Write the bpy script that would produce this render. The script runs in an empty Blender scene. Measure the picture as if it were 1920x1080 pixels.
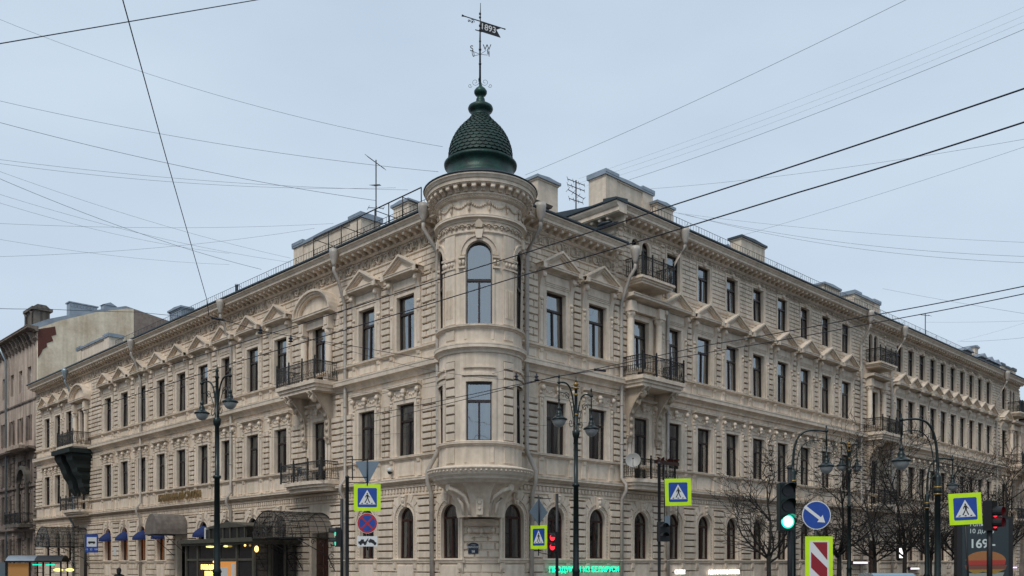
import bpy, math, random
from mathutils import Matrix, Vector
from math import sin, cos, pi, radians, sqrt, atan2
R = random.Random(7)
SC = bpy.context.scene
COL = SC.collection
# ------------------------------------------------------------------ camera
cam = bpy.data.cameras.new('camera'); camo = bpy.data.objects.new('camera', cam); COL.objects.link(camo)
camo.location = (0, 0, 1.7); camo.rotation_euler = (pi/2, 0, 0)
cam.sensor_width = 36; cam.lens = 31.875; cam.shift_y = 0.2693; cam.clip_start = .1; cam.clip_end = 3000
SC.camera = camo
# ------------------------------------------------------------------ sky and sun (overcast)
SUN_EL, SUN_AZ = radians(52), radians(205)
W = bpy.data.worlds.new('World'); SC.world = W; W.use_nodes = True
nt = W.node_tree; nt.nodes.clear()
wo = nt.nodes.new('ShaderNodeOutputWorld'); bg = nt.nodes.new('ShaderNodeBackground')
sky = nt.nodes.new('ShaderNodeTexSky'); sky.sky_type = 'NISHITA'; sky.sun_disc = False
sky.sun_elevation = SUN_EL; sky.sun_rotation = SUN_AZ; sky.dust_density = 3
tc = nt.nodes.new('ShaderNodeTexCoord'); mp = nt.nodes.new('ShaderNodeMapping'); mp.inputs['Scale'].default_value = (1, 1, 2.6)
nz = nt.nodes.new('ShaderNodeTexNoise'); nz.inputs['Scale'].default_value = 1.7; nz.inputs['Detail'].default_value = 5
rp = nt.nodes.new('ShaderNodeValToRGB')
rp.color_ramp.elements[0].position = .36; rp.color_ramp.elements[0].color = (4.7, 5.75, 6.95, 1)
rp.color_ramp.elements[1].position = .64; rp.color_ramp.elements[1].color = (5.6, 6.65, 7.8, 1)
mx = nt.nodes.new('ShaderNodeMixRGB'); mx.inputs[0].default_value = .93
nt.links.new(tc.outputs['Generated'], mp.inputs[0]); nt.links.new(mp.outputs[0], nz.inputs['Vector'])
nt.links.new(nz.outputs[0], rp.inputs[0]); nt.links.new(sky.outputs[0], mx.inputs[1]); nt.links.new(rp.outputs[0], mx.inputs[2])
nt.links.new(mx.outputs[0], bg.inputs[0]); bg.inputs[1].default_value = .1
nt.links.new(bg.outputs[0], wo.inputs[0])
sl = bpy.data.lights.new('sun', 'SUN'); sl.energy = 1.4; sl.angle = radians(18); sl.color = (1, .95, .88)
so = bpy.data.objects.new('sun', sl); COL.objects.link(so)
so.rotation_euler = (pi/2 - SUN_EL, 0, -SUN_AZ + pi)   # light comes from behind the camera
SC.view_settings.view_transform = 'Standard'; SC.view_settings.look = 'None'
SC.view_settings.exposure = 0.18; SC.view_settings.gamma = 1

# ------------------------------------------------------------------ materials
def P(name, col, rough=.8, metal=0, noise=None, bump=None, emit=None, spec=None, coat=None):
    m = bpy.data.materials.new(name); m.use_nodes = True; t = m.node_tree; b = t.nodes['Principled BSDF']
    b.inputs['Base Color'].default_value = (*col, 1); b.inputs['Roughness'].default_value = rough; b.inputs['Metallic'].default_value = metal
    if spec is not None: b.inputs['Specular IOR Level'].default_value = spec
    if coat: b.inputs['Coat Weight'].default_value = coat
    if emit: b.inputs['Emission Color'].default_value = (*emit[0], 1); b.inputs['Emission Strength'].default_value = emit[1]
    c = None
    if noise or bump:
        c = t.nodes.new('ShaderNodeTexCoord')
    if noise:      # (scale, other colour, lo, hi)
        n = t.nodes.new('ShaderNodeTexNoise'); n.inputs['Scale'].default_value = noise[0]; n.inputs['Detail'].default_value = 7; n.inputs['Roughness'].default_value = .65
        t.links.new(c.outputs['Object'], n.inputs['Vector'])
        r = t.nodes.new('ShaderNodeValToRGB'); r.color_ramp.elements[0].position = noise[2]; r.color_ramp.elements[1].position = noise[3]
        r.color_ramp.elements[0].color = (*noise[1], 1); r.color_ramp.elements[1].color = (*col, 1)
        t.links.new(n.outputs[0], r.inputs[0]); t.links.new(r.outputs[0], b.inputs['Base Color'])
    if bump:
        n2 = t.nodes.new('ShaderNodeTexNoise'); n2.inputs['Scale'].default_value = bump[0]; n2.inputs['Detail'].default_value = 5
        t.links.new(c.outputs['Object'], n2.inputs['Vector'])
        bp = t.nodes.new('ShaderNodeBump'); bp.inputs['Strength'].default_value = bump[1]; bp.inputs['Distance'].default_value = .03
        t.links.new(n2.outputs[0], bp.inputs['Height']); t.links.new(bp.outputs[0], b.inputs['Normal'])
    return m
def stone(name, col, dirt, streak):
    m = P(name, col, .88, spec=.25); t = m.node_tree; b = t.nodes['Principled BSDF']
    c = t.nodes.new('ShaderNodeTexCoord')
    geo = t.nodes.new('ShaderNodeNewGeometry')
    a = t.nodes.new('ShaderNodeTexNoise'); a.inputs['Scale'].default_value = .45; a.inputs['Detail'].default_value = 8; a.inputs['Roughness'].default_value = .62
    t.links.new(geo.outputs['Position'], a.inputs['Vector'])
    ra = t.nodes.new('ShaderNodeValToRGB'); ra.color_ramp.elements[0].position = .34; ra.color_ramp.elements[1].position = .62
    ra.color_ramp.elements[0].color = (*dirt, 1); ra.color_ramp.elements[1].color = (*col, 1)
    t.links.new(a.outputs[0], ra.inputs[0])
    # vertical rain streaks of grime
    mp = t.nodes.new('ShaderNodeMapping'); mp.inputs['Scale'].default_value = (3.2, 3.2, .22); t.links.new(geo.outputs['Position'], mp.inputs[0])
    n = t.nodes.new('ShaderNodeTexNoise'); n.inputs['Scale'].default_value = 1; n.inputs['Detail'].default_value = 6; t.links.new(mp.outputs[0], n.inputs['Vector'])
    rr = t.nodes.new('ShaderNodeValToRGB'); rr.color_ramp.elements[0].position = .36; rr.color_ramp.elements[1].position = .56
    rr.color_ramp.elements[0].color = (streak, streak, streak*.98, 1); rr.color_ramp.elements[1].color = (1, 1, 1, 1)
    t.links.new(n.outputs[0], rr.inputs[0])
    mu = t.nodes.new('ShaderNodeMixRGB'); mu.blend_type = 'MULTIPLY'; mu.inputs[0].default_value = 1
    t.links.new(ra.outputs[0], mu.inputs[1]); t.links.new(rr.outputs[0], mu.inputs[2])
    f = t.nodes.new('ShaderNodeTexNoise'); f.inputs['Scale'].default_value = 5; f.inputs['Detail'].default_value = 7; t.links.new(geo.outputs['Position'], f.inputs['Vector'])
    rf = t.nodes.new('ShaderNodeValToRGB'); rf.color_ramp.elements[0].position = .3; rf.color_ramp.elements[1].position = .7
    rf.color_ramp.elements[0].color = (.90, .89, .88, 1); rf.color_ramp.elements[1].color = (1.04, 1.04, 1.03, 1); t.links.new(f.outputs[0], rf.inputs[0])
    mu2 = t.nodes.new('ShaderNodeMixRGB'); mu2.blend_type = 'MULTIPLY'; mu2.inputs[0].default_value = 1
    t.links.new(mu.outputs[0], mu2.inputs[1]); t.links.new(rf.outputs[0], mu2.inputs[2]); t.links.new(mu2.outputs[0], b.inputs['Base Color'])
    # every block of render has its own slightly different tone
    ri = t.nodes.new('ShaderNodeMapRange'); ri.inputs['To Min'].default_value = .90; ri.inputs['To Max'].default_value = 1.05; t.links.new(geo.outputs['Random Per Island'], ri.inputs['Value'])
    mu3 = t.nodes.new('ShaderNodeMixRGB'); mu3.blend_type = 'MULTIPLY'; mu3.inputs[0].default_value = 1
    t.links.new(mu2.outputs[0], mu3.inputs[1]); t.links.new(ri.outputs[0], mu3.inputs[2]); t.links.new(mu3.outputs[0], b.inputs['Base Color'])
    bp = t.nodes.new('ShaderNodeBump'); bp.inputs['Strength'].default_value = .35; bp.inputs['Distance'].default_value = .02
    t.links.new(f.outputs[0], bp.inputs['Height']); t.links.new(bp.outputs[0], b.inputs['Normal'])
    return m
M = {}
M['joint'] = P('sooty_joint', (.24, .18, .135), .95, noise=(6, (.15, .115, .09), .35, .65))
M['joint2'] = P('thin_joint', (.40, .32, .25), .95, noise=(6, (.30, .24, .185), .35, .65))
M['stone'] = stone('painted_stucco', (.81, .69, .56), (.68, .57, .455), .85)
M['stone2'] = stone('trim_stucco', (.83, .71, .58), (.70, .59, .475), .85)
M['relief'] = stone('relief_stucco', (.72, .60, .475), (.48, .39, .30), .76)
M['grime'] = stone('sooty_stone', (.20, .175, .15), (.11, .10, .09), .6)
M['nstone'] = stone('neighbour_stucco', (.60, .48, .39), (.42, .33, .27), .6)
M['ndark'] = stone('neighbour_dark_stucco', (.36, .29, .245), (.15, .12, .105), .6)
M['yellow'] = stone('yellow_plaster', (.97, .84, .64), (.70, .56, .40), .86)
M['oldbrick'] = P('old_brick', (.22, .16, .13), .95, noise=(3, (.30, .25, .21), .35, .65))
M['redbrick'] = P('red_brick', (.14, .055, .04), .95, noise=(9, (.11, .035, .025), .35, .65))
M['gravel'] = P('plaster_dark', (.3, .27, .24), .95, noise=(2, (.2, .18, .16), .35, .65))
M['roof'] = P('roof_metal', (.075, .09, .10), .45, .5, noise=(1.5, (.05, .06, .07), .3, .7))
M['roofpale'] = P('zinc_sheet', (.34, .38, .42), .4, .6, noise=(1.3, (.22, .25, .28), .3, .7))
M['gutter'] = P('gutter_metal', (.035, .05, .058), .45, .3)
M['green'] = P('green_copper_paint', (.012, .060, .042), .45, .25, noise=(2.5, (.006, .022, .018), .35, .62), bump=(14, .3))
M['green2'] = P('green_shingle', (.022, .058, .046), .6, .15, noise=(3.0, (.010, .026, .022), .35, .65), bump=(10, .3))
M['pipe'] = P('pipe_paint', (.50, .455, .395), .5, .1, noise=(1.2, (.36, .32, .28), .35, .6))
M['bluepipe'] = P('galvanised_pipe', (.30, .36, .39), .4, .5)
M['frame'] = P('dark_brown_frame', (.022, .014, .012), .4, noise=(4, (.035, .018, .014), .4, .6))
M['frame2'] = P('brown_wood', (.06, .022, .014), .45, noise=(6, (.03, .012, .008), .4, .6))
M['iron'] = P('black_iron', (.012, .014, .015), .45, .4, noise=(8, (.03, .028, .026), .3, .7))
M['iron2'] = P('grey_iron', (.07, .07, .07), .6, .4, noise=(8, (.035, .033, .03), .3, .7))
M['lampgreen'] = P('dark_green_cast_iron', (.010, .017, .017), .35, .4, noise=(5, (.02, .03, .028), .3, .7))
M['gold'] = P('gold_paint', (.36, .22, .06), .4, .6)
M['oldgold'] = P('bronze_letters', (.26, .17, .065), .5, .5)
M['bowl'] = P('frosted_glass_bowl', (.32, .33, .32), .25, spec=.6)
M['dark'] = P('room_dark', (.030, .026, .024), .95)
M['black'] = P('black_paint', (.012, .012, .013), .5)
M['white'] = P('white_sheet', (.62, .62, .60), .5)
M['signwhite'] = P('retroreflective_white', (.70, .70, .69), .45)
M['signblue'] = P('sign_blue', (.010, .065, .34), .45, noise=(5, (.010, .045, .25), .3, .6))
M['signred'] = P('sign_red', (.42, .020, .025), .4)
M['signdred'] = P('barrier_red', (.27, .010, .018), .45)
M['signlime'] = P('fluorescent_lime', (.50, .76, .0), .5, noise=(3, (.42, .62, .01), .3, .6), emit=((.55, .9, .0), .10))
M['signback'] = P('sign_back_grey', (.17, .22, .26), .5, .3)
M['awning'] = P('blue_awning_cloth', (.008, .028, .14), .85, noise=(5, (.005, .016, .08), .35, .65))
M['tarp'] = P('black_netting', (.012, .022, .020), .9, noise=(1.6, (.006, .010, .010), .35, .65))
M['fabric'] = P('grey_fabric', (.21, .18, .155), .9, noise=(3, (.13, .11, .095), .35, .65))
M['smokeglass'] = P('dusty_canopy_glass', (.085, .078, .068), .3, noise=(1.5, (.035, .034, .030), .35, .65), spec=.7)
M['asphalt'] = P('asphalt', (.05, .05, .052), .85, noise=(.8, (.038, .038, .04), .3, .7), bump=(40, .3))
M['paving'] = P('paving_slabs', (.22, .21, .20), .85, noise=(2, (.15, .145, .14), .35, .65), bump=(30, .3))
M['granite'] = P('granite_kerb', (.25, .24, .235), .8, noise=(20, (.17, .165, .16), .35, .65))
M['paint'] = P('road_paint', (.62, .62, .60), .7, noise=(3, (.4, .4, .39), .35, .6))
M['bark'] = P('bark', (.016, .014, .013), .95, noise=(8, (.03, .026, .022), .35, .65))
M['wire'] = P('wire_black', (.016, .018, .028), .6)
M['wiret'] = P('wire_grey', (.16, .18, .21), .7)
M['neon'] = P('green_neon', (.0, .6, .4), .5, emit=((.0, 1.0, .50), 1.1))
M['redlamp'] = P('red_lamp', (.6, .0, .01), .5, emit=((1, .03, .05), 1.6))
M['redlampdim'] = P('red_lamp_visor_glow', (.18, .0, .01), .5, emit=((.6, .01, .02), .35))
M['greenlamp'] = P('green_lamp', (.6, 1, .85), .5, emit=((.30, 1.0, .78), 3))
M['greendim'] = P('green_lamp_small', (.0, .5, .35), .5, emit=((.0, .9, .55), 1.0))
M['whiteled'] = P('white_led', (.9, .9, .9), .5, emit=((1, .97, .93), 1.2))
M['pinkled'] = P('pink_led', (.9, .7, .9), .5, emit=((1, .75, 1), 1.0))
M['yled'] = P('yellow_led', (.9, .7, .1), .5, emit=((1, .80, .22), 1.7))
M['warm'] = P('warm_lamp', (.9, .6, .3), .5, emit=((1, .62, .18), 2.2))
M['orange'] = P('lit_orange_blind', (.7, .3, .08), .7, emit=((1, .36, .06), .2))
M['screen'] = P('screen_dark', (.012, .018, .020), .25, emit=((.05, .08, .09), .12))
M['screentext'] = P('screen_text', (.3, .34, .34), .4, emit=((.6, .7, .7), .25))
M['bun'] = P('bun', (.2, .09, .035), .5, emit=((.55, .23, .09), .1), noise=(6, (.25, .1, .03), .35, .65))
M['patty'] = P('patty', (.08, .03, .02), .5, emit=((.12, .045, .03), .4))
M['tomato'] = P('tomato', (.3, .03, .02), .5, emit=((.4, .05, .035), .1))
M['cheese'] = P('cheese', (.16, .10, .02), .5, emit=((.45, .27, .06), .16))
M['lettuce'] = P('cream_sauce', (.14, .15, .14), .5, emit=((.40, .45, .40), .16))
M['olive'] = P('olive_painted_wood', (.085, .078, .055), .6, noise=(4, (.055, .05, .038), .35, .65))
M['tan'] = P('tan_board', (.33, .185, .07), .6, emit=((.6, .26, .06), .18))
M['shopglass'] = P('shop_glass', (.018, .018, .02), .06, spec=.8)
M['skin'] = P('skin', (.42, .27, .2), .6)
M['coat'] = P('dark_coat', (.012, .012, .016), .9)
M['hair'] = P('dark_hair', (.012, .009, .008), .8)
M['carpaint'] = P('blue_grey_car_paint', (.18, .27, .34), .25, .3, coat=.6)
M['carglass'] = P('car_glass', (.012, .014, .016), .05, spec=.8)
M['tyre'] = P('tyre', (.012, .012, .012), .85)
M['plaque'] = P('enamel_navy', (.006, .012, .035), .3)
M['dish'] = P('dish_grey', (.36, .35, .33), .5)
M['flower'] = P('red_geraniums', (.22, .015, .012), .8, noise=(30, (.02, .04, .012), .4, .55))
def curtain_mat(name, c1, c2, e=0):
    m = P(name, c1, .9); t = m.node_tree; b = t.nodes['Principled BSDF']
    c = t.nodes.new('ShaderNodeTexCoord'); w = t.nodes.new('ShaderNodeTexWave'); w.inputs['Scale'].default_value = 1.6; w.inputs['Distortion'].default_value = 4; w.inputs['Detail'].default_value = 2
    w.bands_direction = 'X'; t.links.new(c.outputs['Object'], w.inputs['Vector'])
    r = t.nodes.new('ShaderNodeValToRGB'); r.color_ramp.elements[0].color = (*c2, 1); r.color_ramp.elements[1].color = (*c1, 1)
    t.links.new(w.outputs[0], r.inputs[0]); t.links.new(r.outputs[0], b.inputs['Base Color'])
    return m
M['curtain'] = curtain_mat('sheer_curtain', (.80, .79, .75), (.52, .52, .50))
M['blind'] = P('pale_blind', (.75, .78, .78), .8)
M['drape'] = curtain_mat('dark_drape', (.20, .18, .16), (.09, .08, .07))
def glass_mat(name, refl, tint):
    m = bpy.data.materials.new(name); m.use_nodes = True; t = m.node_tree; t.nodes.clear()
    o = t.nodes.new('ShaderNodeOutputMaterial'); mix = t.nodes.new('ShaderNodeMixShader')
    tr = t.nodes.new('ShaderNodeBsdfTransparent'); tr.inputs[0].default_value = (*tint, 1)
    gl = t.nodes.new('ShaderNodeBsdfGlossy'); gl.inputs['Roughness'].default_value = .02; gl.inputs['Color'].default_value = (.92, .97, 1, 1)
    fr = t.nodes.new('ShaderNodeFresnel'); fr.inputs[0].default_value = refl
    c = t.nodes.new('ShaderNodeTexCoord'); n = t.nodes.new('ShaderNodeTexNoise'); n.inputs['Scale'].default_value = 1.4; n.inputs['Detail'].default_value = 1
    bp = t.nodes.new('ShaderNodeBump'); bp.inputs['Strength'].default_value = .5; bp.inputs['Distance'].default_value = .015
    t.links.new(c.outputs['Object'], n.inputs['Vector']); t.links.new(n.outputs[0], bp.inputs['Height']); t.links.new(bp.outputs[0], gl.inputs['Normal'])
    t.links.new(fr.outputs[0], mix.inputs[0]); t.links.new(tr.outputs[0], mix.inputs[1]); t.links.new(gl.outputs[0], mix.inputs[2]); t.links.new(mix.outputs[0], o.inputs[0])
    return m
M['glass'] = glass_mat('window_glass', 3.8, (.92, .94, .94))

M['smokeglass'].node_tree.nodes['Principled BSDF'].inputs['Alpha'].default_value = .5
# ------------------------------------------------------------------ mesh builder
class MB:
    def __init__(s, f=None, sub=None):
        s.V = []; s.F = []; s.MI = []; s.SM = []; s.f = f; s.sub = sub; s.mi = 0; s.sm = False; s.joint = False
    def v(s, x, y, z):
        s.V.append(s.f(x, y, z) if s.f else (x, y, z)); return len(s.V)-1
    def face(s, ids):
        s.F.append(tuple(ids)); s.MI.append(s.mi); s.SM.append(s.sm)
    def poly(s, pts): s.face([s.v(*p) for p in pts])
    def xs(s, x0, x1):
        if not s.sub: return [x0, x1]
        n = max(1, int(math.ceil(abs(x1-x0)/s.sub))); return [x0+(x1-x0)*i/n for i in range(n+1)]
    def prof(s, x0, x1, pts, caps=True, sm=False):
        xx = s.xs(x0, x1); rows = [[s.v(x, y, z) for (y, z) in pts] for x in xx]
        o = s.sm; s.sm = sm
        for a, b in zip(rows, rows[1:]):
            for i in range(len(pts)-1): s.face((a[i], b[i], b[i+1], a[i+1]))
        s.sm = o
        if caps: s.face(rows[0]); s.face(rows[-1][::-1])
    def box(s, x0, x1, y0, y1, z0, z1):
        s.prof(min(x0, x1), max(x0, x1), [(max(y0, y1), z0), (min(y0, y1), z0), (min(y0, y1), z1), (max(y0, y1), z1), (max(y0, y1), z0)])
    def block(s, x0, x1, z0, z1, out, b=.025, y=0):
        if x1-x0 < 2.2*b or z1-z0 < 2.2*b: return
        o = [s.v(x0, y, z0), s.v(x1, y, z0), s.v(x1, y, z1), s.v(x0, y, z1)]
        i = [s.v(x0+b, y-out, z0+b), s.v(x1-b, y-out, z0+b), s.v(x1-b, y-out, z1-b), s.v(x0+b, y-out, z1-b)]
        s.face(i)
        for k in range(4): s.face((o[k], o[(k+1) % 4], i[(k+1) % 4], i[k]))
    def rust(s, x0, x1, z0, z1, h, w, out, gap=.03, b=.02, zbase=0, y=0, stag=True):
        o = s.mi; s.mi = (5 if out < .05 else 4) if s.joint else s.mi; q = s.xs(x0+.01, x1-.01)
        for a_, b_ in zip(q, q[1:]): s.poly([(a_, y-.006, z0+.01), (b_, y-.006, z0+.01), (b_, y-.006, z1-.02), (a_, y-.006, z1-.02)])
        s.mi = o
        k0 = int(math.floor((z0-zbase)/h+1e-6)); z = zbase+k0*h; k = k0
        while z < z1-.02:
            a = max(z, z0); c = min(z+h, z1)
            if c-a > .3*h:
                L = x1-x0; n = max(1, round(L/w)); ww = L/n
                off = ww/2 if (stag and k % 2 and n > 1) else 0
                cuts = [x0]+[x0+off+i*ww for i in range(1 if not off else 0, n+1) if x0+.1 < x0+off+i*ww < x1-.1]+[x1]
                for p, q in zip(cuts, cuts[1:]): s.block(p+gap*.35, q-gap*.35, a+gap/2, c-gap/2, out*R.uniform(.85, 1.1), b, y)
            z += h; k += 1
    def tube(s, pts, r, n=6, closed=False):
        pts = [Vector(p) for p in pts]; rr = r if isinstance(r, (list, tuple)) else [r]*len(pts)
        rings = []; N = len(pts)
        for i, p in enumerate(pts):
            a = pts[i-1] if (i or closed) else pts[i]; b = pts[(i+1) % N] if (i < N-1 or closed) else pts[i]
            d = (b-a).normalized() if (b-a).length > 1e-9 else Vector((0, 0, 1))
            u = Vector((0, 0, 1)) if abs(d.z) < .9 else Vector((1, 0, 0))
            e1 = d.cross(u).normalized(); e2 = d.cross(e1)
            rings.append([s.v(*(p+(e1*cos(2*pi*k/n)+e2*sin(2*pi*k/n))*rr[i])) for k in range(n)])
        o = s.sm; s.sm = n > 4
        for i in range(N if closed else N-1):
            a, b = rings[i], rings[(i+1) % N]
            for k in range(n): s.face((a[k], a[(k+1) % n], b[(k+1) % n], b[k]))
        s.sm = False
        if not closed: s.face(rings[0][::-1]); s.face(rings[-1])
        s.sm = o
    def lathe(s, c, pr, n=20, a0=0, a1=2*pi, sm=True):
        full = abs(a1-a0-2*pi) < 1e-6; m = n if full else n+1; rings = []
        for (r, z) in pr: rings.append([s.v(c[0]+r*cos(a0+(a1-a0)*k/n), c[1]+r*sin(a0+(a1-a0)*k/n), c[2]+z) for k in range(m)])
        o = s.sm; s.sm = sm
        for a, b in zip(rings, rings[1:]):
            for k in range(n): s.face((a[k], a[(k+1) % m], b[(k+1) % m], b[k]))
        s.sm = False
        if full: s.face(rings[0][::-1]); s.face(rings[-1])
        s.sm = o
    def ball(s, c, rx, ry, rz, n=8, m=5):
        rings = []
        for j in range(1, m): rings.append([s.v(c[0]+rx*sin(pi*j/m)*cos(2*pi*k/n), c[1]+ry*sin(pi*j/m)*sin(2*pi*k/n), c[2]+rz*cos(pi*j/m)) for k in range(n)])
        t = s.v(c[0], c[1], c[2]+rz); b = s.v(c[0], c[1], c[2]-rz); o = s.sm; s.sm = True
        for k in range(n): s.face((t, rings[0][k], rings[0][(k+1) % n])); s.face((b, rings[-1][(k+1) % n], rings[-1][k]))
        for a, bb in zip(rings, rings[1:]):
            for k in range(n): s.face((a[k], bb[k], bb[(k+1) % n], a[(k+1) % n]))
        s.sm = o
    def ringf(s, x, z, r, t, y=-.02, n=14, a0=0, a1=2*pi):      # torus-like ring lying on the facade
        full = abs(a1-a0-2*pi) < 1e-6
        m = n if full else n+1
        s.tube([(x+r*cos(a0+(a1-a0)*k/n), y, z+r*sin(a0+(a1-a0)*k/n)) for k in range(m)], t, 5, closed=full)
    def prism(s, pts, y0, y1):      # polygon in x,z extruded along y (y1 = front)
        a = [s.v(x, y0, z) for x, z in pts]; b = [s.v(x, y1, z) for x, z in pts]; n = len(pts)
        s.face(b); s.face(a[::-1])
        for k in range(n): s.face((a[k], a[(k+1) % n], b[(k+1) % n], b[k]))
    def mesh(s, name, mats):
        me = bpy.data.meshes.new(name); me.from_pydata(s.V, [], s.F); me.validate(clean_customdata=False)
        if len(me.polygons) == len(s.MI):
            me.polygons.foreach_set('material_index', s.MI); me.polygons.foreach_set('use_smooth', s.SM)
        for m in (mats if isinstance(mats, (list, tuple)) else [mats]): me.materials.append(M[m] if isinstance(m, str) else m)
        import bmesh
        if len(s.F) > 1: bm = bmesh.new(); bm.from_mesh(me); bmesh.ops.recalc_face_normals(bm, faces=bm.faces); bm.to_mesh(me); bm.free()
        me.update(); return me
    def build(s, name, mats, parent=None, mat=None, **kw):
        return link(name, s.mesh(name, mats), parent, mat, **kw)
def link(name, data, parent=None, mat=None, label=None, cat=None, group=None, kind=None):
    o = bpy.data.objects.new(name, data); COL.objects.link(o)
    if parent: o.parent = parent
    if mat is not None: o.matrix_basis = mat
    if label: o['label'] = label
    if cat: o['category'] = cat
    if group: o['group'] = group
    if kind: o['kind'] = kind
    return o
def empty(name, mat, label, cat, group=None):
    return link(name, None, None, mat if isinstance(mat, Matrix) else Matrix.Translation(mat), label, cat, group)
def copy_tree(o, parent=None):
    c = o.copy(); COL.objects.link(c); c.parent = parent
    for ch in list(o.children): copy_tree(ch, c)
    return c
T = lambda x, y, z: Matrix.Translation((x, y, z))
RZ = lambda a: Matrix.Rotation(a, 4, 'Z')
RX = lambda a: Matrix.Rotation(a, 4, 'X')
def text(st, size, mat, parent, mt, name='lettering', ext=.01, align='CENTER', label=None, cat=None, bold=0):
    cu = bpy.data.curves.new(name, 'FONT'); cu.body = st; cu.size = size; cu.extrude = ext; cu.align_x = align; cu.align_y = 'CENTER'; cu.offset = bold
    tmp = bpy.data.objects.new('tmp', cu); COL.objects.link(tmp)
    dg = bpy.context.evaluated_depsgraph_get(); me = bpy.data.meshes.new_from_object(tmp.evaluated_get(dg)); bpy.data.objects.remove(tmp)
    me.materials.clear(); me.materials.append(M[mat]); me.name = name
    return link(name, me, parent, mt @ RX(pi/2), label, cat)
# camera-independent helpers: a ray from the photo position meets a distance or a facade plane
FX = 1700.
def at(px, py, D): return ((px-960)/FX*D, D, 1.7+(1057-py)/FX*D)
CX, CY = -1.31882, 38.0
C3 = Vector((CX, CY, 0))
AR = atan2(.69884, .71528); AL = -(pi/2-AR)
FR = RZ(AR); FL = RZ(AL)          # frames: x along facade, y inwards, z up
def onwall(side, px, off=0):       # local x on the facade plane (off = inward distance)
    dx = (cos(AR), sin(AR)) if side == 'R' else (cos(AL), sin(AL)); ny = (-dx[1], dx[0])
    Px, Py = CX+ny[0]*off, CY+ny[1]*off; k = (px-960)/FX
    return (k*Py-Px)/(dx[0]-k*dx[1])
# ------------------------------------------------------------------ facade pieces
def cells(mb, x0, x1, z0, z1, ops, depth=.32):
    """wall sheet at y=0 with openings (xa, xb, za, zb, arched) and their reveals"""
    ops = sorted(ops); cur = x0
    def q(a, b, c, d, y=0):
        xx = mb.xs(a, b)
        for p, r in zip(xx, xx[1:]): mb.poly([(p, y, c), (r, y, c), (r, y, d), (p, y, d)])
    for (xa, xb, za, zb, arch) in ops:
        if xa > cur: q(cur, xa, z0, z1)
        q(xa, xb, z0, za)
        r = (xb-xa)/2; zs = zb-r if arch else zb; xm = (xa+xb)/2
        if arch:
            n = 12; pt = [(xm-r*cos(pi*k/n), zs+r*sin(pi*k/n)) for k in range(n+1)]
            for (p, pz), (s_, sz) in zip(pt, pt[1:]):
                mb.poly([(p, 0, pz), (s_, 0, sz), (s_, 0, z1), (p, 0, z1)])
                mb.poly([(p, 0, pz), (s_, 0, sz), (s_, depth, sz), (p, depth, pz)])
        else:
            q(xa, xb, zb, z1); mb.poly([(xa, 0, zb), (xb, 0, zb), (xb, depth, zb), (xa, depth, zb)])
        for x in (xa, xb): mb.poly([(x, 0, za), (x, depth, za), (x, depth, zs), (x, 0, zs)])
        mb.poly([(xa, 0, za), (xb, 0, za), (xb, depth, za), (xa, depth, za)])
        cur = xb
    if cur < x1: q(cur, x1, z0, z1)
def gaps(x0, x1, cs, hw):
    out = []; cur = x0
    for c in sorted(cs):
        h = hw(c) if callable(hw) else hw
        if c-h > cur+.12: out.append((cur, c-h))
        cur = max(cur, c+h)
    if x1 > cur+.12: out.append((cur, x1))
    return out
def corn(z, h, out, lip=.0, soffit=.0):      # simple moulded cornice profile from bottom to top, height h, projecting out
    return [(0, z), (-out*.22, z), (-out*.28, z+h*.22), (-out*.55, z+h*.42), (-out*.62, z+h*.45), (-out*.95, z+h*.5), (-out*.95, z+h*.82), (-out, z+h*.86), (-out, z+h), (0, z+h+.04)]

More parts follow.
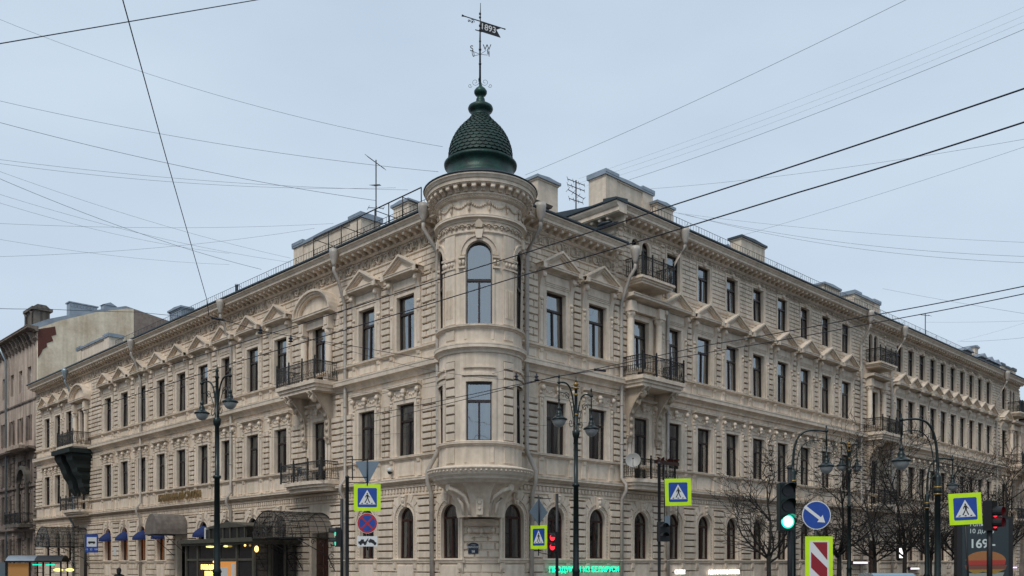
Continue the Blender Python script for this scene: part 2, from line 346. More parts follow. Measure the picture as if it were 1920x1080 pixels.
def window_meshes(w, h, arch=False, wood='frame', tr=.68):
    f = MB(); t = .075; y0, y1 = .14, .23
    zs = h-w/2 if arch else h
    f.box(-w/2, w/2, y0, y1, 0, t); f.box(-w/2, -w/2+t, y0, y1, t, zs); f.box(w/2-t, w/2, y0, y1, t, zs)
    zt = (zs-.02) if arch and tr == .68 else h*tr
    f.box(-w/2+t, w/2-t, y0-.02, y1, zt-.05, zt+.05)
    f.box(-.04, .04, y0, y1, t, zt-.05)
    if arch:
        n = 12; r = w/2
        for k in range(n):
            a, b = pi*k/n, pi*(k+1)/n
            o = [(r*cos(a), zs+r*sin(a)), (r*cos(b), zs+r*sin(b)), ((r-t)*cos(b), zs+(r-t)*sin(b)), ((r-t)*cos(a), zs+(r-t)*sin(a))]
            f.prism(o, y1, y0)
    else: f.box(-w/2+t, w/2-t, y0, y1, h-t, h)
    fm = f.mesh('window', wood)
    g = MB(); pts = [(-w/2+.03, .20, .03), (w/2-.03, .20, .03)]
    if arch: pts += [((w/2-.03)*cos(pi*k/12), .20, zs+(w/2-.03)*sin(pi*k/12)) for k in range(13)]
    else: pts += [(w/2-.03, .20, h-.03), (-w/2+.03, .20, h-.03)]
    g.poly(pts); gm = g.mesh('pane', 'glass')
    cur = []
    def wav(mb, x0, x1, z0, z1, y=.36):
        n = 14
        for k in range(n):
            a, b = x0+(x1-x0)*k/n, x0+(x1-x0)*(k+1)/n
            ya, yb = y+.03*sin(k*2.1), y+.03*sin((k+1)*2.1)
            mb.poly([(a, ya, z0), (b, yb, z0), (b, yb, z1), (a, ya, z1)])
    a = MB(); wav(a, -w/2-.1, w/2+.1, -.05, h); cur.append(a.mesh('curtain', 'curtain'))
    a = MB(); wav(a, -w/2-.1, -w*.17, -.05, h); wav(a, w*.17, w/2+.1, -.05, h); cur.append(a.mesh('curtain', 'curtain'))
    a = MB(); wav(a, -w/2-.1, -w*.22, -.05, h); wav(a, w*.25, w/2+.1, -.05, h); cur.append(a.mesh('curtain', 'drape'))
    a = MB(); a.box(-w/2-.05, w/2+.05, .30, .32, h*.62, h); wav(a, -w/2-.1, -w*.1, -.05, h*.6); cur.append(a.mesh('curtain', 'blind'))
    a = MB(); wav(a, -w/2-.1, w/2+.1, -.05, h); cur.append(a.mesh('curtain', 'orange'))
    return fm, gm, cur
WM = {'g': window_meshes(1.15, 2.38, True, 'frame2'), 'f2': window_meshes(1.3, 2.4), 'f3': window_meshes(1.3, 2.5), 'f4': window_meshes(1.15, 1.92),
      'd3': window_meshes(1.2, 2.95, tr=.74), 'd2': window_meshes(1.2, 3.2, tr=.74), 'a4': window_meshes(.62, 2.1, True), 't2': window_meshes(1.05, 2.38), 't3': window_meshes(1.08, 3.35, True, tr=.54)}
def put_window(kind, parent, mt, cv=None, weights=(3, 3, 2, 1)):
    fm, gm, cur = WM[kind]
    o = link('window', fm, parent, mt @ RZ(R.uniform(-.012, .012)) @ RX(R.uniform(-.02, .02)))
    link('pane', gm, o, None)
    k = cv if cv is not None else R.choices([0, 1, 2, 3], weights)[0]
    if k >= 0: link('curtain', cur[k], o, None)
    return o
def surround(mb, w, h, z, t=.18, out=.07):
    mb.box(-w/2-t, -w/2, 0, -out, z, z+h); mb.box(w/2, w/2+t, 0, -out, z, z+h); mb.box(-w/2-t, w/2+t, 0, -out, z+h, z+h+t)
    mb.box(-w/2-t-.05, -w/2-t, 0, -out-.035, z, z+h+t+.05); mb.box(w/2+t, w/2+t+.05, 0, -out-.035, z, z+h+t+.05); mb.box(-w/2-t, w/2+t, 0, -out-.035, z+h+t, z+h+t+.05)
def console(mb, x, z0, z1, w, out):
    n = 10; pts = []
    for k in range(n+1):
        t = k/n; z = z0+(z1-z0)*t; o = out*(.18+.82*(t**1.6))+.02*sin(t*9)
        pts.append((-o, z))
    mb.prof(x-w/2, x+w/2, [(0, z0)]+pts+[(0, z1)])
    mb.ball((x, -out*.95, z1-.16), w*.62, .09, .12, 8, 5); mb.ball((x, -out*.32, z0+.12), w*.6, .07, .09, 8, 5)
def f3_pediment():
    mb = MB(); surround(mb, 1.3, 2.5, 11.5)
    for sx in (-1, 1):
        mb.box(sx*.87, sx*1.13, 0, -.08, 11.5, 13.55); mb.box(sx*.91, sx*1.09, -.08, -.11, 11.7, 13.4)
        console(mb, sx*1.0, 13.45, 14.74, .24, .30)
        mb.ball((sx*1.0, -.12, 13.35), .07, .05, .12); mb.ball((sx*1.0, -.11, 13.15), .05, .04, .09)
    mb.box(-.86, .86, 0, -.10, 14.26, 14.72); mb.box(-.78, .78, -.1, -.13, 14.33, 14.62)
    mb.prof(-1.3, 1.3, corn(14.74, .26, .50))
    mb.prism([(-1.12, 15.0), (1.12, 15.0), (0, 15.56)], 0, -.24)      # tympanum
    mb.prism([(-.55, 15.08), (.55, 15.08), (0, 15.36)], -.24, -.28)
    for k, (o1, o2, y) in enumerate(((.0, .10, -.50), (.10, .20, -.41), (.20, .27, -.34))):
        for sx in (-1, 1):
            a = [(sx*(1.36-o1*1.6), 15.03), (0, 15.80-o1), (0, 15.80-o2), (sx*(1.36-o2*1.6), 15.03)]
            mb.prism(a, 0, y)
    for sx in (-1, 1): mb.box(sx*1.08, sx*1.3, -.35, -.53, 14.8, 15.02)
    return mb.mesh('pediment', 'stone2')
def f3_segment():
    mb = MB(); surround(mb, 1.2, 2.95, 10.95, .2)
    for sx in (-1, 1):
        x = sx*1.18
        mb.box(x-.24, x+.24, 0, -.42, 10.8, 11.15)
        mb.lathe((x, -.22, 0), [(.21, 11.15), (.21, 11.22), (.175, 11.3), (.165, 13.2), (.15, 13.25), (.19, 13.3), (.23, 13.55)], 14)
        mb.box(x-.25, x+.25, 0, -.45, 13.55, 13.65)
        mb.box(x-.21, x+.21, 0, -.42, 13.65, 14.25); mb.box(x-.14, x+.14, -.42, -.46, 13.75, 14.15)
    mb.box(-1.0, 1.0, 0, -.2, 13.85, 14.2)
    mb.prof(-1.75, 1.75, corn(14.25, .27, .62))
    n = 16
    def arc(k, rx, rz): a = pi*k/n; return (-rx*cos(a), 14.54+rz*sin(a))
    mb.prism([arc(k, 1.35, .95) for k in range(n+1)], 0, -.25)
    for (ra, rb, y) in ((0, .13, -.60), (.13, .25, -.5), (.25, .36, -.42)):
        for k in range(n): mb.prism([arc(k, 1.75-ra, 1.18-ra*.85), arc(k+1, 1.75-ra, 1.18-ra*.85), arc(k+1, 1.75-rb, 1.18-rb*.85), arc(k, 1.75-rb, 1.18-rb*.85)], 0, y)
    return mb.mesh('arched_pediment', 'stone2')
def f3_portico():
    mb = MB(); surround(mb, 1.2, 2.95, 10.95, .2)
    for sx in (-1, 1):
        x = sx*1.15
        mb.box(x-.24, x+.24, 0, -.5, 10.8, 11.15)
        mb.lathe((x, -.26, 0), [(.21, 11.15), (.21, 11.22), (.18, 11.3), (.165, 13.75), (.15, 13.8), (.19, 13.86), (.24, 14.1)], 14)
        for k in range(8): mb.ball((x+.2*cos(k*pi/4), -.26+.2*sin(k*pi/4), 14.0), .06, .06, .1, 6, 4)
        mb.box(x-.26, x+.26, 0, -.52, 14.1, 14.2); mb.box(x-.22, x+.22, 0, -.48, 14.2, 14.62)
    mb.box(-.93, .93, 0, -.3, 14.2, 14.62)
    mb.prof(-1.5, 1.5, corn(14.62, .32, .75))
    return mb.mesh('portico_surround', 'stone2')
def f2_hood(door=False):
    mb = MB(); z = 5.75 if door else 6.65; h = 3.3 if door else 2.4; w = 1.2 if door else 1.3
    surround(mb, w, h, z)
    for sx in (-1, 1):
        x = sx*1.0
        mb.box(x-.1, x+.1, 0, -.1, z, 9.15); mb.box(x-.13, x+.13, 0, -.14, 9.15, 9.25)
        console(mb, x, 9.25, 9.72, .2, .22)
        mb.ball((x, -.12, 9.0), .06, .05, .1); mb.ball((x, -.12, 8.8), .045, .04, .08)
    mb.box(-.88, .88, 0, -.06, 9.3, 9.7)
    console(mb, 0, 9.2, 9.72, .26, .24); mb.ball((0, -.22, 9.42), .1, .07, .13)
    for sx in (-1, 1):
        for k in range(5): t = k/4; mb.ball((sx*(.2+.55*t), -.08, 9.55-.14*sin(pi*t)), .06, .05, .06, 6, 4)
    mb.prof(-1.16, 1.16, corn(9.72, .2, .30))
    return mb.mesh('window_hood', 'stone2')
def g_arch(w=1.15, zb=1.92, zt=4.30):
    mb = MB(); r = w/2; zs = zt-r; n = 14
    def ring(r0, r1, y):
        for k in range(n):
            a, b = pi*k/n, pi*(k+1)/n
            mb.prism([(r1*cos(a), zs+r1*sin(a)), (r1*cos(b), zs+r1*sin(b)), (r0*cos(b), zs+r0*sin(b)), (r0*cos(a), zs+r0*sin(a))], 0, y)
        for sx in (-1, 1): mb.box(sx*r0, sx*r1, 0, y, zb, zs)
    ring(r, r+.07, -.05); ring(r+.07, r+.21, -.025); ring(r+.21, r+.30, -.09)
    for k in range(19):
        a = pi*k/18; mb.ball((( r+.14)*cos(a), -.035, zs+(r+.14)*sin(a)), .035, .035, .035, 6, 4)
    for sx in (-1, 1):
        for k in range(12): mb.ball((sx*(r+.14), -.035, zb+.1+k*.145), .035, .035, .035, 6, 4)
    # voussoirs
    for k in range(9):
        if k == 4: continue
        a, b = pi*(k+.06)/9, pi*(k+.94)/9; ro = r+.62 if k in (2, 3, 5, 6) else r+.5
        mb.prism([((r+.31)*cos(a), zs+(r+.31)*sin(a)), (ro*cos(a), zs+ro*sin(a)), (ro*cos(b), zs+ro*sin(b)), ((r+.31)*cos(b), zs+(r+.31)*sin(b))], 0, -.08)
    mb.prism([(-.12, zs+r), (.12, zs+r), (.2, zt+.55), (-.2, zt+.55)], 0, -.2)
    mb.ball((0, -.2, zt+.3), .12, .08, .16); mb.ball((0, -.2, zt+.08), .08, .06, .08); mb.ball((0, -.22, zt+.47), .16, .06, .06)
    mb.prof(-.95, .95, [(0, 1.74), (-.1, 1.76), (-.1, 1.84), (-.16, 1.86), (-.16, 1.92), (0, 1.94)])
    return mb.mesh('arch_surround', 'stone2')
def f4_surround():
    mb = MB(); surround(mb, 1.15, 1.92, 15.95, .12, .04)
    console(mb, 0, 17.90, 18.12, .2, .12)
    for sx in (-1, 1): mb.box(sx*.5, sx*.62, 0, -.12, 15.72, 15.88)
    return mb.mesh('window_surround', 'stone2')
PM = dict(ped=f3_pediment(), seg=f3_segment(), por=f3_portico(), hood=f2_hood(), hoodd=f2_hood(True), arch=g_arch(), s4=f4_surround())

def modillions(mb, x0, x1, z, out, pitch=.5, w=.17, h=.22):
    n = max(1, round((x1-x0)/pitch)); p = (x1-x0)/n
    for k in range(n):
        x = x0+(k+.5)*p
        mb.prof(x-w/2, x+w/2, [(0, z), (-out*.35, z), (-out*.5, z+h*.35), (-out*.85, z+h*.45), (-out, z+h*.6), (-out, z+h), (0, z+h)])
        mb.ball((x, -out*.9, z+h*.55), w*.62, .06, h*.3, 6, 4)
def dentils(mb, x0, x1, z0, z1, out, pitch, duty=.55):
    n = max(1, round((x1-x0)/pitch)); p = (x1-x0)/n
    for k in range(n): x = x0+(k+.5)*p; mb.block(x-p*duty/2, x+p*duty/2, z0, z1, out, .012)
def top_cornice(mb, x0, x1, zt, out=.78, pitch=.5, caps=True):
    # zt = gutter level
    mb.prof(x0, x1, [(0, zt-.66), (-.06, zt-.66), (-.10, zt-.62), (-.14, zt-.60), (-.14, zt-.56), (-.05, zt-.56), (-.05, zt-.35), (0, zt-.35)], caps)
    modillions(mb, x0+.1, x1-.1, zt-.57, out*.66, pitch)
    mb.prof(x0, x1, [(0, zt-.352), (-out*.74, zt-.352), (-out*.74, zt-.31), (-out*.80, zt-.31), (-out*.80, zt-.19), (-out*.84, zt-.17), (-out*.88, zt-.12), (-out*.97, zt-.05), (-out, zt-.05), (-out, zt), (0, zt)], caps)
def gutter(mb, x0, x1, zt, out=.78):
    mb.prof(x0, x1, [(0, zt+.005), (-out-.03, zt+.005), (-out-.06, zt+.03), (-out-.06, zt+.10), (-out, zt+.12), (-out+.05, zt+.12), (0, zt+.22)])
def swirl(mb, x, z, r, sgn=1, t=.03, y=-.03, turns=1.4, n=14):
    mb.tube([(x+sgn*r*(1-k/n*.8)*cos(2*pi*turns*k/n), y, z+r*(1-k/n*.8)*sin(2*pi*turns*k/n)) for k in range(n+1)], [t*(1-.4*k/n) for k in range(n+1)], 5)
    mb.ball((x, y, z), r*.28, .05, r*.28, 6, 4)
def relief(mb, x0, x1, z, h, seed=1):      # carved frieze: cartouches, rings, acanthus swirls
    rr = random.Random(seed); pitch = 2.4; n = max(1, round((x1-x0)/pitch)); p = (x1-x0)/n; zc = z+h/2
    for k in range(n):
        xc = x0+(k+.5)*p
        mb.ringf(xc, zc, .19, .045, -.055, 14); mb.ball((xc, -.01, zc), .14, .05, .17, 8, 5)
        for sx in (-1, 1):
            swirl(mb, xc+sx*.42, zc+.05, .16, sx); swirl(mb, xc+sx*.36, zc-.16, .10, -sx, .025)
            mb.ball((xc+sx*.28, -.055, zc+.18), .09, .05, .05, 6, 4)
            mb.ringf(xc+sx*.95, zc, .23, .03, -.045, 16); mb.ringf(xc+sx*.95, zc, .16, .015, -.045, 12)
            swirl(mb, xc+sx*1.32, zc+.02, .14, -sx, .028); mb.ball((xc+sx*1.32, -.055, zc-.16), .1, .04, .05, 6, 4)
            mb.block(xc+sx*.66-.0455, xc+sx*.66+.025, z+.02, z+h-.045, .05, .008)
        for j in range(6): mb.ball((xc+rr.uniform(-.6, .6), -.055, zc+rr.uniform(-.22, .22)), rr.uniform(.03, .07), .05, rr.uniform(.03, .06), 6, 4)

# ------------------------------------------------------------------ the corner building
BLD = empty('corner_building', tuple(C3), 'long ornate beige stucco building with a round corner turret under a green dome', 'building')
Lw = [-5.05, -8.1]+[-(16.15+3.1*k) for k in range(9)]+[-49.2, -51.9, -54.5]
Lris = [-12.3, -46.1]
Rw1 = [4.6, 7.5]; Rw2 = [13.65+2.82*k for k in range(8)]; Rw3 = [42.1+2.115*k for k in range(10)]+[65.2]
Rris = [10.9, 37.7, 67.6]
LX0, LX1 = -57.4, -.8; RX0, RX1 = .8, 69.4; TS = 8.8      # TS: where the four-storey part starts
SMALLR = 1.0
def side(name, fr, x0, x1, ws, ris, tall0, gx, seed):
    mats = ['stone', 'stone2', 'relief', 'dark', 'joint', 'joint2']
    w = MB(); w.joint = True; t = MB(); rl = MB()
    x1g = x1 if x0 > 0 else -gx; x0g = gx if x0 > 0 else x0
    gwin = [c for c in ws]+[-1.95 if x0 < 0 else 1.95]
    if x0 < 0: gwin = [c for c in gwin if abs(c+28.55) > .1]
    dr_ = [c for c in ris if abs(c-10.9) > .1]
    gwin = gwin+[c for c in ris if c not in dr_]
    gops = [(c-.575, c+.575, 1.92, 4.30, True) for c in gwin]+[(c-.8, c+.8, .15, 3.3, False) for c in dr_]+([(-28.55-.7, -28.55+.7, .15, 3.2, False)] if x0 < 0 else [])
    f2ops = [(c-.65, c+.65, 6.65, 9.05, False) for c in ws]+[(c-.6, c+.6, 5.8, 9.0, False) for c in ris]
    f3ops = [(c-.65, c+.65, 11.5, 14.0, False) for c in ws]+[(c-.6, c+.6, 10.95, 13.9, False) for c in ris]
    cells(w, x0g, x1g, 0, 5.6, gops)
    cells(w, x0, x1, 5.6, 10.75, f2ops)
    low = (x0, x1 if tall0 is None else tall0)
    cells(w, low[0], low[1], 10.75, 17.0, [o for o in f3ops if low[0] < o[0] < low[1]])
    if tall0 is not None:
        cells(w, tall0, x1, 10.75, 15.85, [o for o in f3ops if o[0] > tall0])
        f4 = [(c-.575, c+.575, 15.95, 17.87, False) for c in ws if c > tall0]+[q for c in ris for q in ((c-.42-.31, c-.42+.31, 15.85, 17.95, True), (c+.42-.31, c+.42+.31, 15.85, 17.95, True))]
        cells(w, tall0, x1, 15.85, 18.9, f4)
    # ends and rooms behind the glass
    e = x0 if x0 < 0 else x1; zt = 17.0 if x0 < 0 else 18.9
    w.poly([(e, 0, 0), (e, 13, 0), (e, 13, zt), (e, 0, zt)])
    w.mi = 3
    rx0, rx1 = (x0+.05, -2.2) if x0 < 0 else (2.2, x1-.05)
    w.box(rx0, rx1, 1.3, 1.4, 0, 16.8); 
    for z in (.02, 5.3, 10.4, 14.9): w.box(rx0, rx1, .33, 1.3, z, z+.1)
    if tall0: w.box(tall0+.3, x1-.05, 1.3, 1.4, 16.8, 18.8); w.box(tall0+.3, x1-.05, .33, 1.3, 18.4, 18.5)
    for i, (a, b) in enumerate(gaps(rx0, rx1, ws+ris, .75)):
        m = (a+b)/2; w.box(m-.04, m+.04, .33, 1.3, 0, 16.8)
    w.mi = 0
    # rustication -------- ground
    for (a, b) in gaps(x0g, x1g, gwin, .9):
        parts = [(a, b)]
        for c in dr_+([-28.55] if x0 < 0 else []):
            if a < c < b: parts = [(a, c-1.0), (c+1.0, b)]
        for (p, q) in parts: w.rust(p, q, 1.95, 4.78, .335, .95, .12, .048, .02, 1.95)
    for (a, b) in gaps(x0g, x1g, gwin, .02):
        pass
    for (a, b) in gaps(x0g, x1g, dr_+([-28.55] if x0 < 0 else []), 1.0):
        w.rust(a, b, .55, 1.70, .385, 1.3, .07, .04, .02, .55); w.box(a, b, 0, -.12, 0, .5)
    for c in gwin:
        for sx in (-1, 1): w.rust(c+(sx*.9 if sx < 0 else .55), c+(.9 if sx > 0 else -.55), 4.40, 4.78, .4, .5, .06, .03, .02, 4.4)
    # second floor piers
    rustzone = lambda c: 1.16
    for (a, b) in gaps(x0, x1, ws+ris, 1.16):
        w.rust(a+.03, b-.03, 6.68, 9.1, .30, .36 if b-a < 1.4 else .8, .12, .048, .022, 6.68, stag=False)
    for (a, b) in gaps(x0, x1, ws, 1.2):
        w.rust(a, b, 9.75, 10.2, .22, .9, .025, .02, .008, 9.75)
    # third floor piers
    for (a, b) in gaps(x0, x1, ws+ris, 1.16):
        w.rust(a+.03, b-.03, 11.5, 14.7, .31, .5 if b-a < 1.4 else .7, .10, .055, .018, 11.5, stag=b-a > 1.4)
    for (a, b) in gaps(x0, x1, ris, 1.8):
        w.rust(a, b, 14.8, 15.75, .235, .62, .04, .032, .010, 14.8)
    if tall0:
        for (a, b) in gaps(tall0+.1, x1, [c for c in ws+ris if c > tall0], lambda c: .86 if c in ris else .74):
            w.rust(a, b, 15.92, 17.97, .235, .55, .045, .035, .010, 15.92)
    # quoin strips beside risalits
    for c in ris:
        for sx in (-1, 1):
            xa, xb = sorted((c+sx*1.55, c+sx*1.95))
            for z0, z1 in ((6.65, 10.2), (11.5, 14.2))+(((15.9, 18.2),) if tall0 and c > tall0 else ()):
                w.rust(xa, xb, z0, z1, .30, .5, .11, .06, .025, z0)
    # string courses
    t.mi = 0
    def strip(z, h, o, a=x0, b=x1): t.prof(a, b, corn(z, h, o))
    t.prof(x0g, x1g, [(0, 4.8), (-.06, 4.82), (-.06, 4.9), (0, 4.92)])
    dentils(t, x0g, x1g, 4.96, 5.16, .09, .24, .6)
    for k in range(int((x1g-x0g)/.24)): pass
    t.prof(x0g, x1g, [(0, 5.17), (-.1, 5.19), (-.1, 5.27), (-.16, 5.29), (0, 5.3)])
    strip(5.34, .26, .32)
    strip(6.47, .17, .17)
    strip(10.22, .53, .38)
    strip(11.32, .17, .17)
    # parapet panels under the windows
    for z0, z1 in ((5.66, 6.43), (10.82, 11.28)):
        for c in ws:
            for (a, b) in ((c-.62, c+.62),): t.block(a, b, z0+.07, z1-.07, .035, .01)
            for sx in (-1, 1): t.block(c+sx*1.0-.14, c+sx*1.0+.14, z0+.02, z1, .07, .01); t.prof(c+sx*1.0-.1, c+sx*1.0+.1, [(0, z1-.16), (-.12, z1-.1), (-.15, z1+.04), (0, z1+.04)])
        for (a, b) in gaps(x0, x1, ws+ris, 1.2):
            if b-a > .5: t.block(a+.08, b-.08, z0+.07, z1-.07, .035, .01)
    # sill line of the ground floor
    for (a, b) in gaps(x0g, x1g, dr_+([-28.55] if x0 < 0 else []), .95): t.prof(a, b, [(0, 1.72), (-.09, 1.74), (-.09, 1.82), (-.13, 1.84), (-.13, 1.89), (0, 1.91)])
    for c in gwin:
        t.block(c-.6, c+.6, .8, 1.62, .09, .015)
        for sx in (-1, 1): t.prof(c+sx*.75-.1, c+sx*.75+.1, [(0, 1.3), (-.12, 1.5), (-.15, 1.73), (0, 1.73)])
    a, b = low
    t.prof(a, b, [(0, 15.78), (-.07, 15.8), (-.07, 15.86), (0, 15.88)])
    top_cornice(t, a, b, 17.08)
    rl.prof(a, b, [(0, 15.89), (-.015, 15.89), (-.015, 16.40), (0, 16.40)])
    relief(rl, a+.3, b-.2, 15.88, .53, seed)
    if tall0:
        a, b = tall0, x1
        t.prof(a, b, [(0, 15.66), (-.08, 15.68), (-.1, 15.76), (-.1, 15.82), (0, 15.84)])
        top_cornice(t, a, b, 19.0)
        rl.prof(a, b, [(0, 18.0), (-.02, 18.0), (-.02, 18.32), (0, 18.32)])
        n = int((b-a)/.42)
        for k in range(n):
            x = a+(k+.5)*(b-a)/n; swirl(rl, x, 18.16, .12, 1 if k % 2 else -1, .028, -.05, 1.1, 8); rl.ball((x+.19, -.04, 18.16), .06, .05, .10, 5, 4)
    M_ = fr
    w.build('wall', mats, BLD, M_)
    t.build('cornice', 'stone2', BLD, M_)
    rl.build('carved_frieze', 'relief', BLD, M_)
    # windows ----------------------------------------------------------
    stuffw = []
    for c in gwin:
        far = abs(c) > 52
        cv = (4 if -42 < c < -30 else None) if x0 < 0 else None
        link('arch_surround', PM['arch'], BLD, M_ @ T(c, 0, 0))
        if far and x0 > 0: stuffw.append(('g', c, 1.92)); continue
        put_window('g', BLD, M_ @ T(c, 0, 1.92), cv, (1, 2, 3, 0))
    for c in ws:
        far = x0 > 0 and abs(c) > 52
        link('window_hood', PM['hood'], BLD, M_ @ T(c, 0, 0)); link('pediment', PM['ped'], BLD, M_ @ T(c, 0, 0))
        if far: stuffw += [('f2', c, 6.65), ('f3', c, 11.5)]
        else:
            put_window('f2', BLD, M_ @ T(c, 0, 6.65), None, (2, 3, 1, 4))
            put_window('f3', BLD, M_ @ T(c, 0, 11.5), None, (2, 3, 2, 1))
        if tall0 and c > tall0:
            link('window_surround', PM['s4'], BLD, M_ @ T(c, 0, 0))
            if far: stuffw.append(('f4', c, 15.95))
            else: put_window('f4', BLD, M_ @ T(c, 0, 15.95), None, (2, 3, 2, 1))
    for c in ris:
        link('window_hood', PM['hoodd'], BLD, M_ @ T(c, 0, 0))
        link('arched_pediment' if x0 < 0 else 'portico_surround', PM['seg' if x0 < 0 else 'por'], BLD, M_ @ T(c, 0, 0))
        put_window('d2', BLD, M_ @ T(c, 0, 5.8), 2); put_window('d3', BLD, M_ @ T(c, 0, 10.95), 1)
        if tall0:
            for sx in (-1, 1): put_window('a4', BLD, M_ @ T(c+sx*.42, 0, 15.85), 2)
        if c not in dr_: continue
        d = MB(); d.box(-.8, .8, .3, .38, .15, 3.3)
        for sx in (-1, 1): d.block(sx*.4-.3, sx*.4+.3, .4, 1.5, .03, .03, .3); d.block(sx*.4-.3, sx*.4+.3, 1.65, 3.1, .03, .03, .3)
        d.build('entrance_door', 'frame2', BLD, M_ @ T(c, 0, 0))
    if stuffw:
        sw = MB()
        for k, c, z in stuffw:
            wd = 1.15 if k in 'gf4' else 1.3
            h = {'g': 2.38, 'f2': 2.4, 'f3': 2.5, 'f4': 1.92}[k]
            sw.mi = 0
            sw.box(c-wd/2, c+wd/2, .14, .23, z, z+.08); sw.box(c-wd/2, c-wd/2+.08, .14, .23, z+.08, z+h); sw.box(c+wd/2-.08, c+wd/2, .14, .23, z+.08, z+h)
            sw.box(c-wd/2+.08, c+wd/2-.08, .12, .23, z+h*.66, z+h*.70); sw.box(c-.04, c+.04, .14, .23, z+.08, z+h*.66)
            sw.mi = 1; sw.poly([(c-wd/2+.04, .19, z+.04), (c+wd/2-.04, .19, z+.04), (c+wd/2-.04, .19, z+h), (c-wd/2+.04, .19, z+h)])
        sw.build('window', ['frame', 'glass'], BLD, M_, kind='stuff')
side('L', FL, LX0, LX1, Lw, Lris, None, 1.25, 3)
side('R', FR, RX0, RX1, Rw1+Rw2+Rw3, Rris, TS, 1.25, 5)

# chamfered ground-floor corner under the turret
pl = FL @ Vector((-1.25, 0, 0)); pr = FR @ Vector((1.25, 0, 0)); mid = (pl+pr)/2; hw_ = (pr-pl).length/2
FC = Matrix.Translation(mid) @ RZ(atan2(pr.y-pl.y, pr.x-pl.x))
w = MB(); cells(w, -hw_, hw_, 0, 5.3, [])
w.rust(-hw_+.01, hw_-.01, 1.95, 4.78, .335, .55, .09, .055, .022, 1.95); w.rust(-hw_, hw_, .55, 1.7, .385, .9, .06, .04, .02, .55)
w.prof(-hw_, hw_, [(0, 1.72), (-.09, 1.74), (-.09, 1.82), (-.13, 1.84), (-.13, 1.89), (0, 1.91)]); w.box(-hw_, hw_, 0, -.12, 0, .5)
w.mi = 1
w.prof(-.55, .55, [(-.0, 3.28), (-.12, 3.32), (-.2, 3.42), (-.32, 3.48), (-.34, 3.60), (-.22, 3.62), (0, 3.64)])
w.prof(-.5, .5, [(0, 3.0), (-.1, 3.0), (-.26, 3.08), (-.28, 3.18), (-.2, 3.27), (0, 3.3)], sm=True)
for sx in (-1, 1):
    w.ball((sx*.48, -.2, 3.13), .12, .14, .12); w.tube([(0, -.16, 2.92), (sx*.15, -.16, 2.86), (sx*.3, -.14, 2.9), (sx*.42, -.12, 2.78)], [.06, .05, .045, .04], 6)
w.ball((0, -.26, 3.12), .13, .1, .13); w.ball((0, -.18, 2.94), .09, .08, .07)
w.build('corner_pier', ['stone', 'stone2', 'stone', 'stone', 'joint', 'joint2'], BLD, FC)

# ------------------------------------------------------------------ turret (curved frame: x = arc length round the axis, 0 faces the crossing)
TR = 1.73
def curve(R0):
    return lambda x, y, z: ((R0-y)*sin(x/R0), -(R0-y)*cos(x/R0), z)
AMAX = radians(133)
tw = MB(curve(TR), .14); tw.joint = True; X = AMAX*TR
wx = [-X*.485, 0, X*.485]
def tops(w_, a, b, arch): return [(c-w_/2, c+w_/2, a, b, arch) for c in (-radians(76)*TR, 0, radians(76)*TR)]
cells(tw, -X, X, 5.55, 6.5, []); cells(tw, -X, X, 6.5, 10.3, tops(1.05, 6.62, 9.0, False), .3)
cells(tw, -X, X, 10.3, 11.2, []); cells(tw, -X, X, 11.2, 16.2, tops(1.08, 11.28, 14.63, True), .3)
cells(tw, -X, X, 16.2, 17.0, [])
pil = [-radians(43)*TR, radians(43)*TR]
for c in pil:
    tw.rust(c-.27, c+.27, 6.64, 9.9, .36, .6, .055, .05, .022, 6.64)
    tw.box(c-.28, c+.28, 0, -.05, 11.35, 14.92)
    for k in range(5): tw.box(c-.19+k*.085, c-.165+k*.085, -.05, -.075, 11.6, 12.75)
    tw.box(c-.3, c+.3, 0, -.09, 13.55, 13.6); tw.box(c-.3, c+.3, 0, -.1, 13.9, 13.98)
    for k in range(3): tw.ball((c-.16+.16*k, -.07, 13.75), .07, .05, .1, 6, 4)
    tw.block(c-.25, c+.25, 5.75, 6.4, .05, .012); tw.block(c-.25, c+.25, 10.72, 11.12, .05, .012)
for c in (-radians(108)*TR, radians(108)*TR):
    tw.rust(c-.3, c+.3, 6.64, 9.9, .36, .6, .055, .05, .022, 6.64); tw.box(c-.2, c+.2, 0, -.05, 11.35, 14.92)
tw.block(-.6, .6, 5.75, 6.4, .04, .012); tw.block(-.6, .6, 10.70, 11.14, .035, .012)
# window surrounds on the turret
for c in (-radians(76)*TR, 0, radians(76)*TR):
    for (a, b, z0, z1, o) in ((-.70, -.53, 6.6, 9.0, .05), (.53, .70, 6.6, 9.0, .05), (-.70, .70, 9.0, 9.18, .05), (-.64, .64, 9.55, 9.62, .08), (-.7, .7, 9.24, 9.34, .10)):
        tw.box(c+a, c+b, 0, -o, z0, z1)
    zs = 14.63-.54
    for k in range(14):
        a, b = pi*k/14, pi*(k+1)/14
        for (r0, r1, y) in ((.54, .62, -.05), (.62, .72, -.03), (.72, .78, -.08)):
            tw.prism([(c+r1*cos(a), zs+r1*sin(a)), (c+r1*cos(b), zs+r1*sin(b)), (c+r0*cos(b), zs+r0*sin(b)), (c+r0*cos(a), zs+r0*sin(a))], 0, y)
    for sx in (-1, 1):
        tw.box(c+sx*.54, c+sx*.62, 0, -.05, 11.3, 13.5); tw.box(c+sx*.55, c+sx*.85, 0, -.1, 13.55, 13.62); tw.box(c+sx*.55, c+sx*.85, 0, -.11, 13.95, 14.03)
        for k in range(2): tw.ball((c+sx*(.63+.14*k), -.06, 13.78), .07, .06, .12, 6, 4)
    tw.prism([(c-.1, 14.7), (c+.1, 14.7), (c+.16, 15.05), (c-.16, 15.05)], 0, -.14)
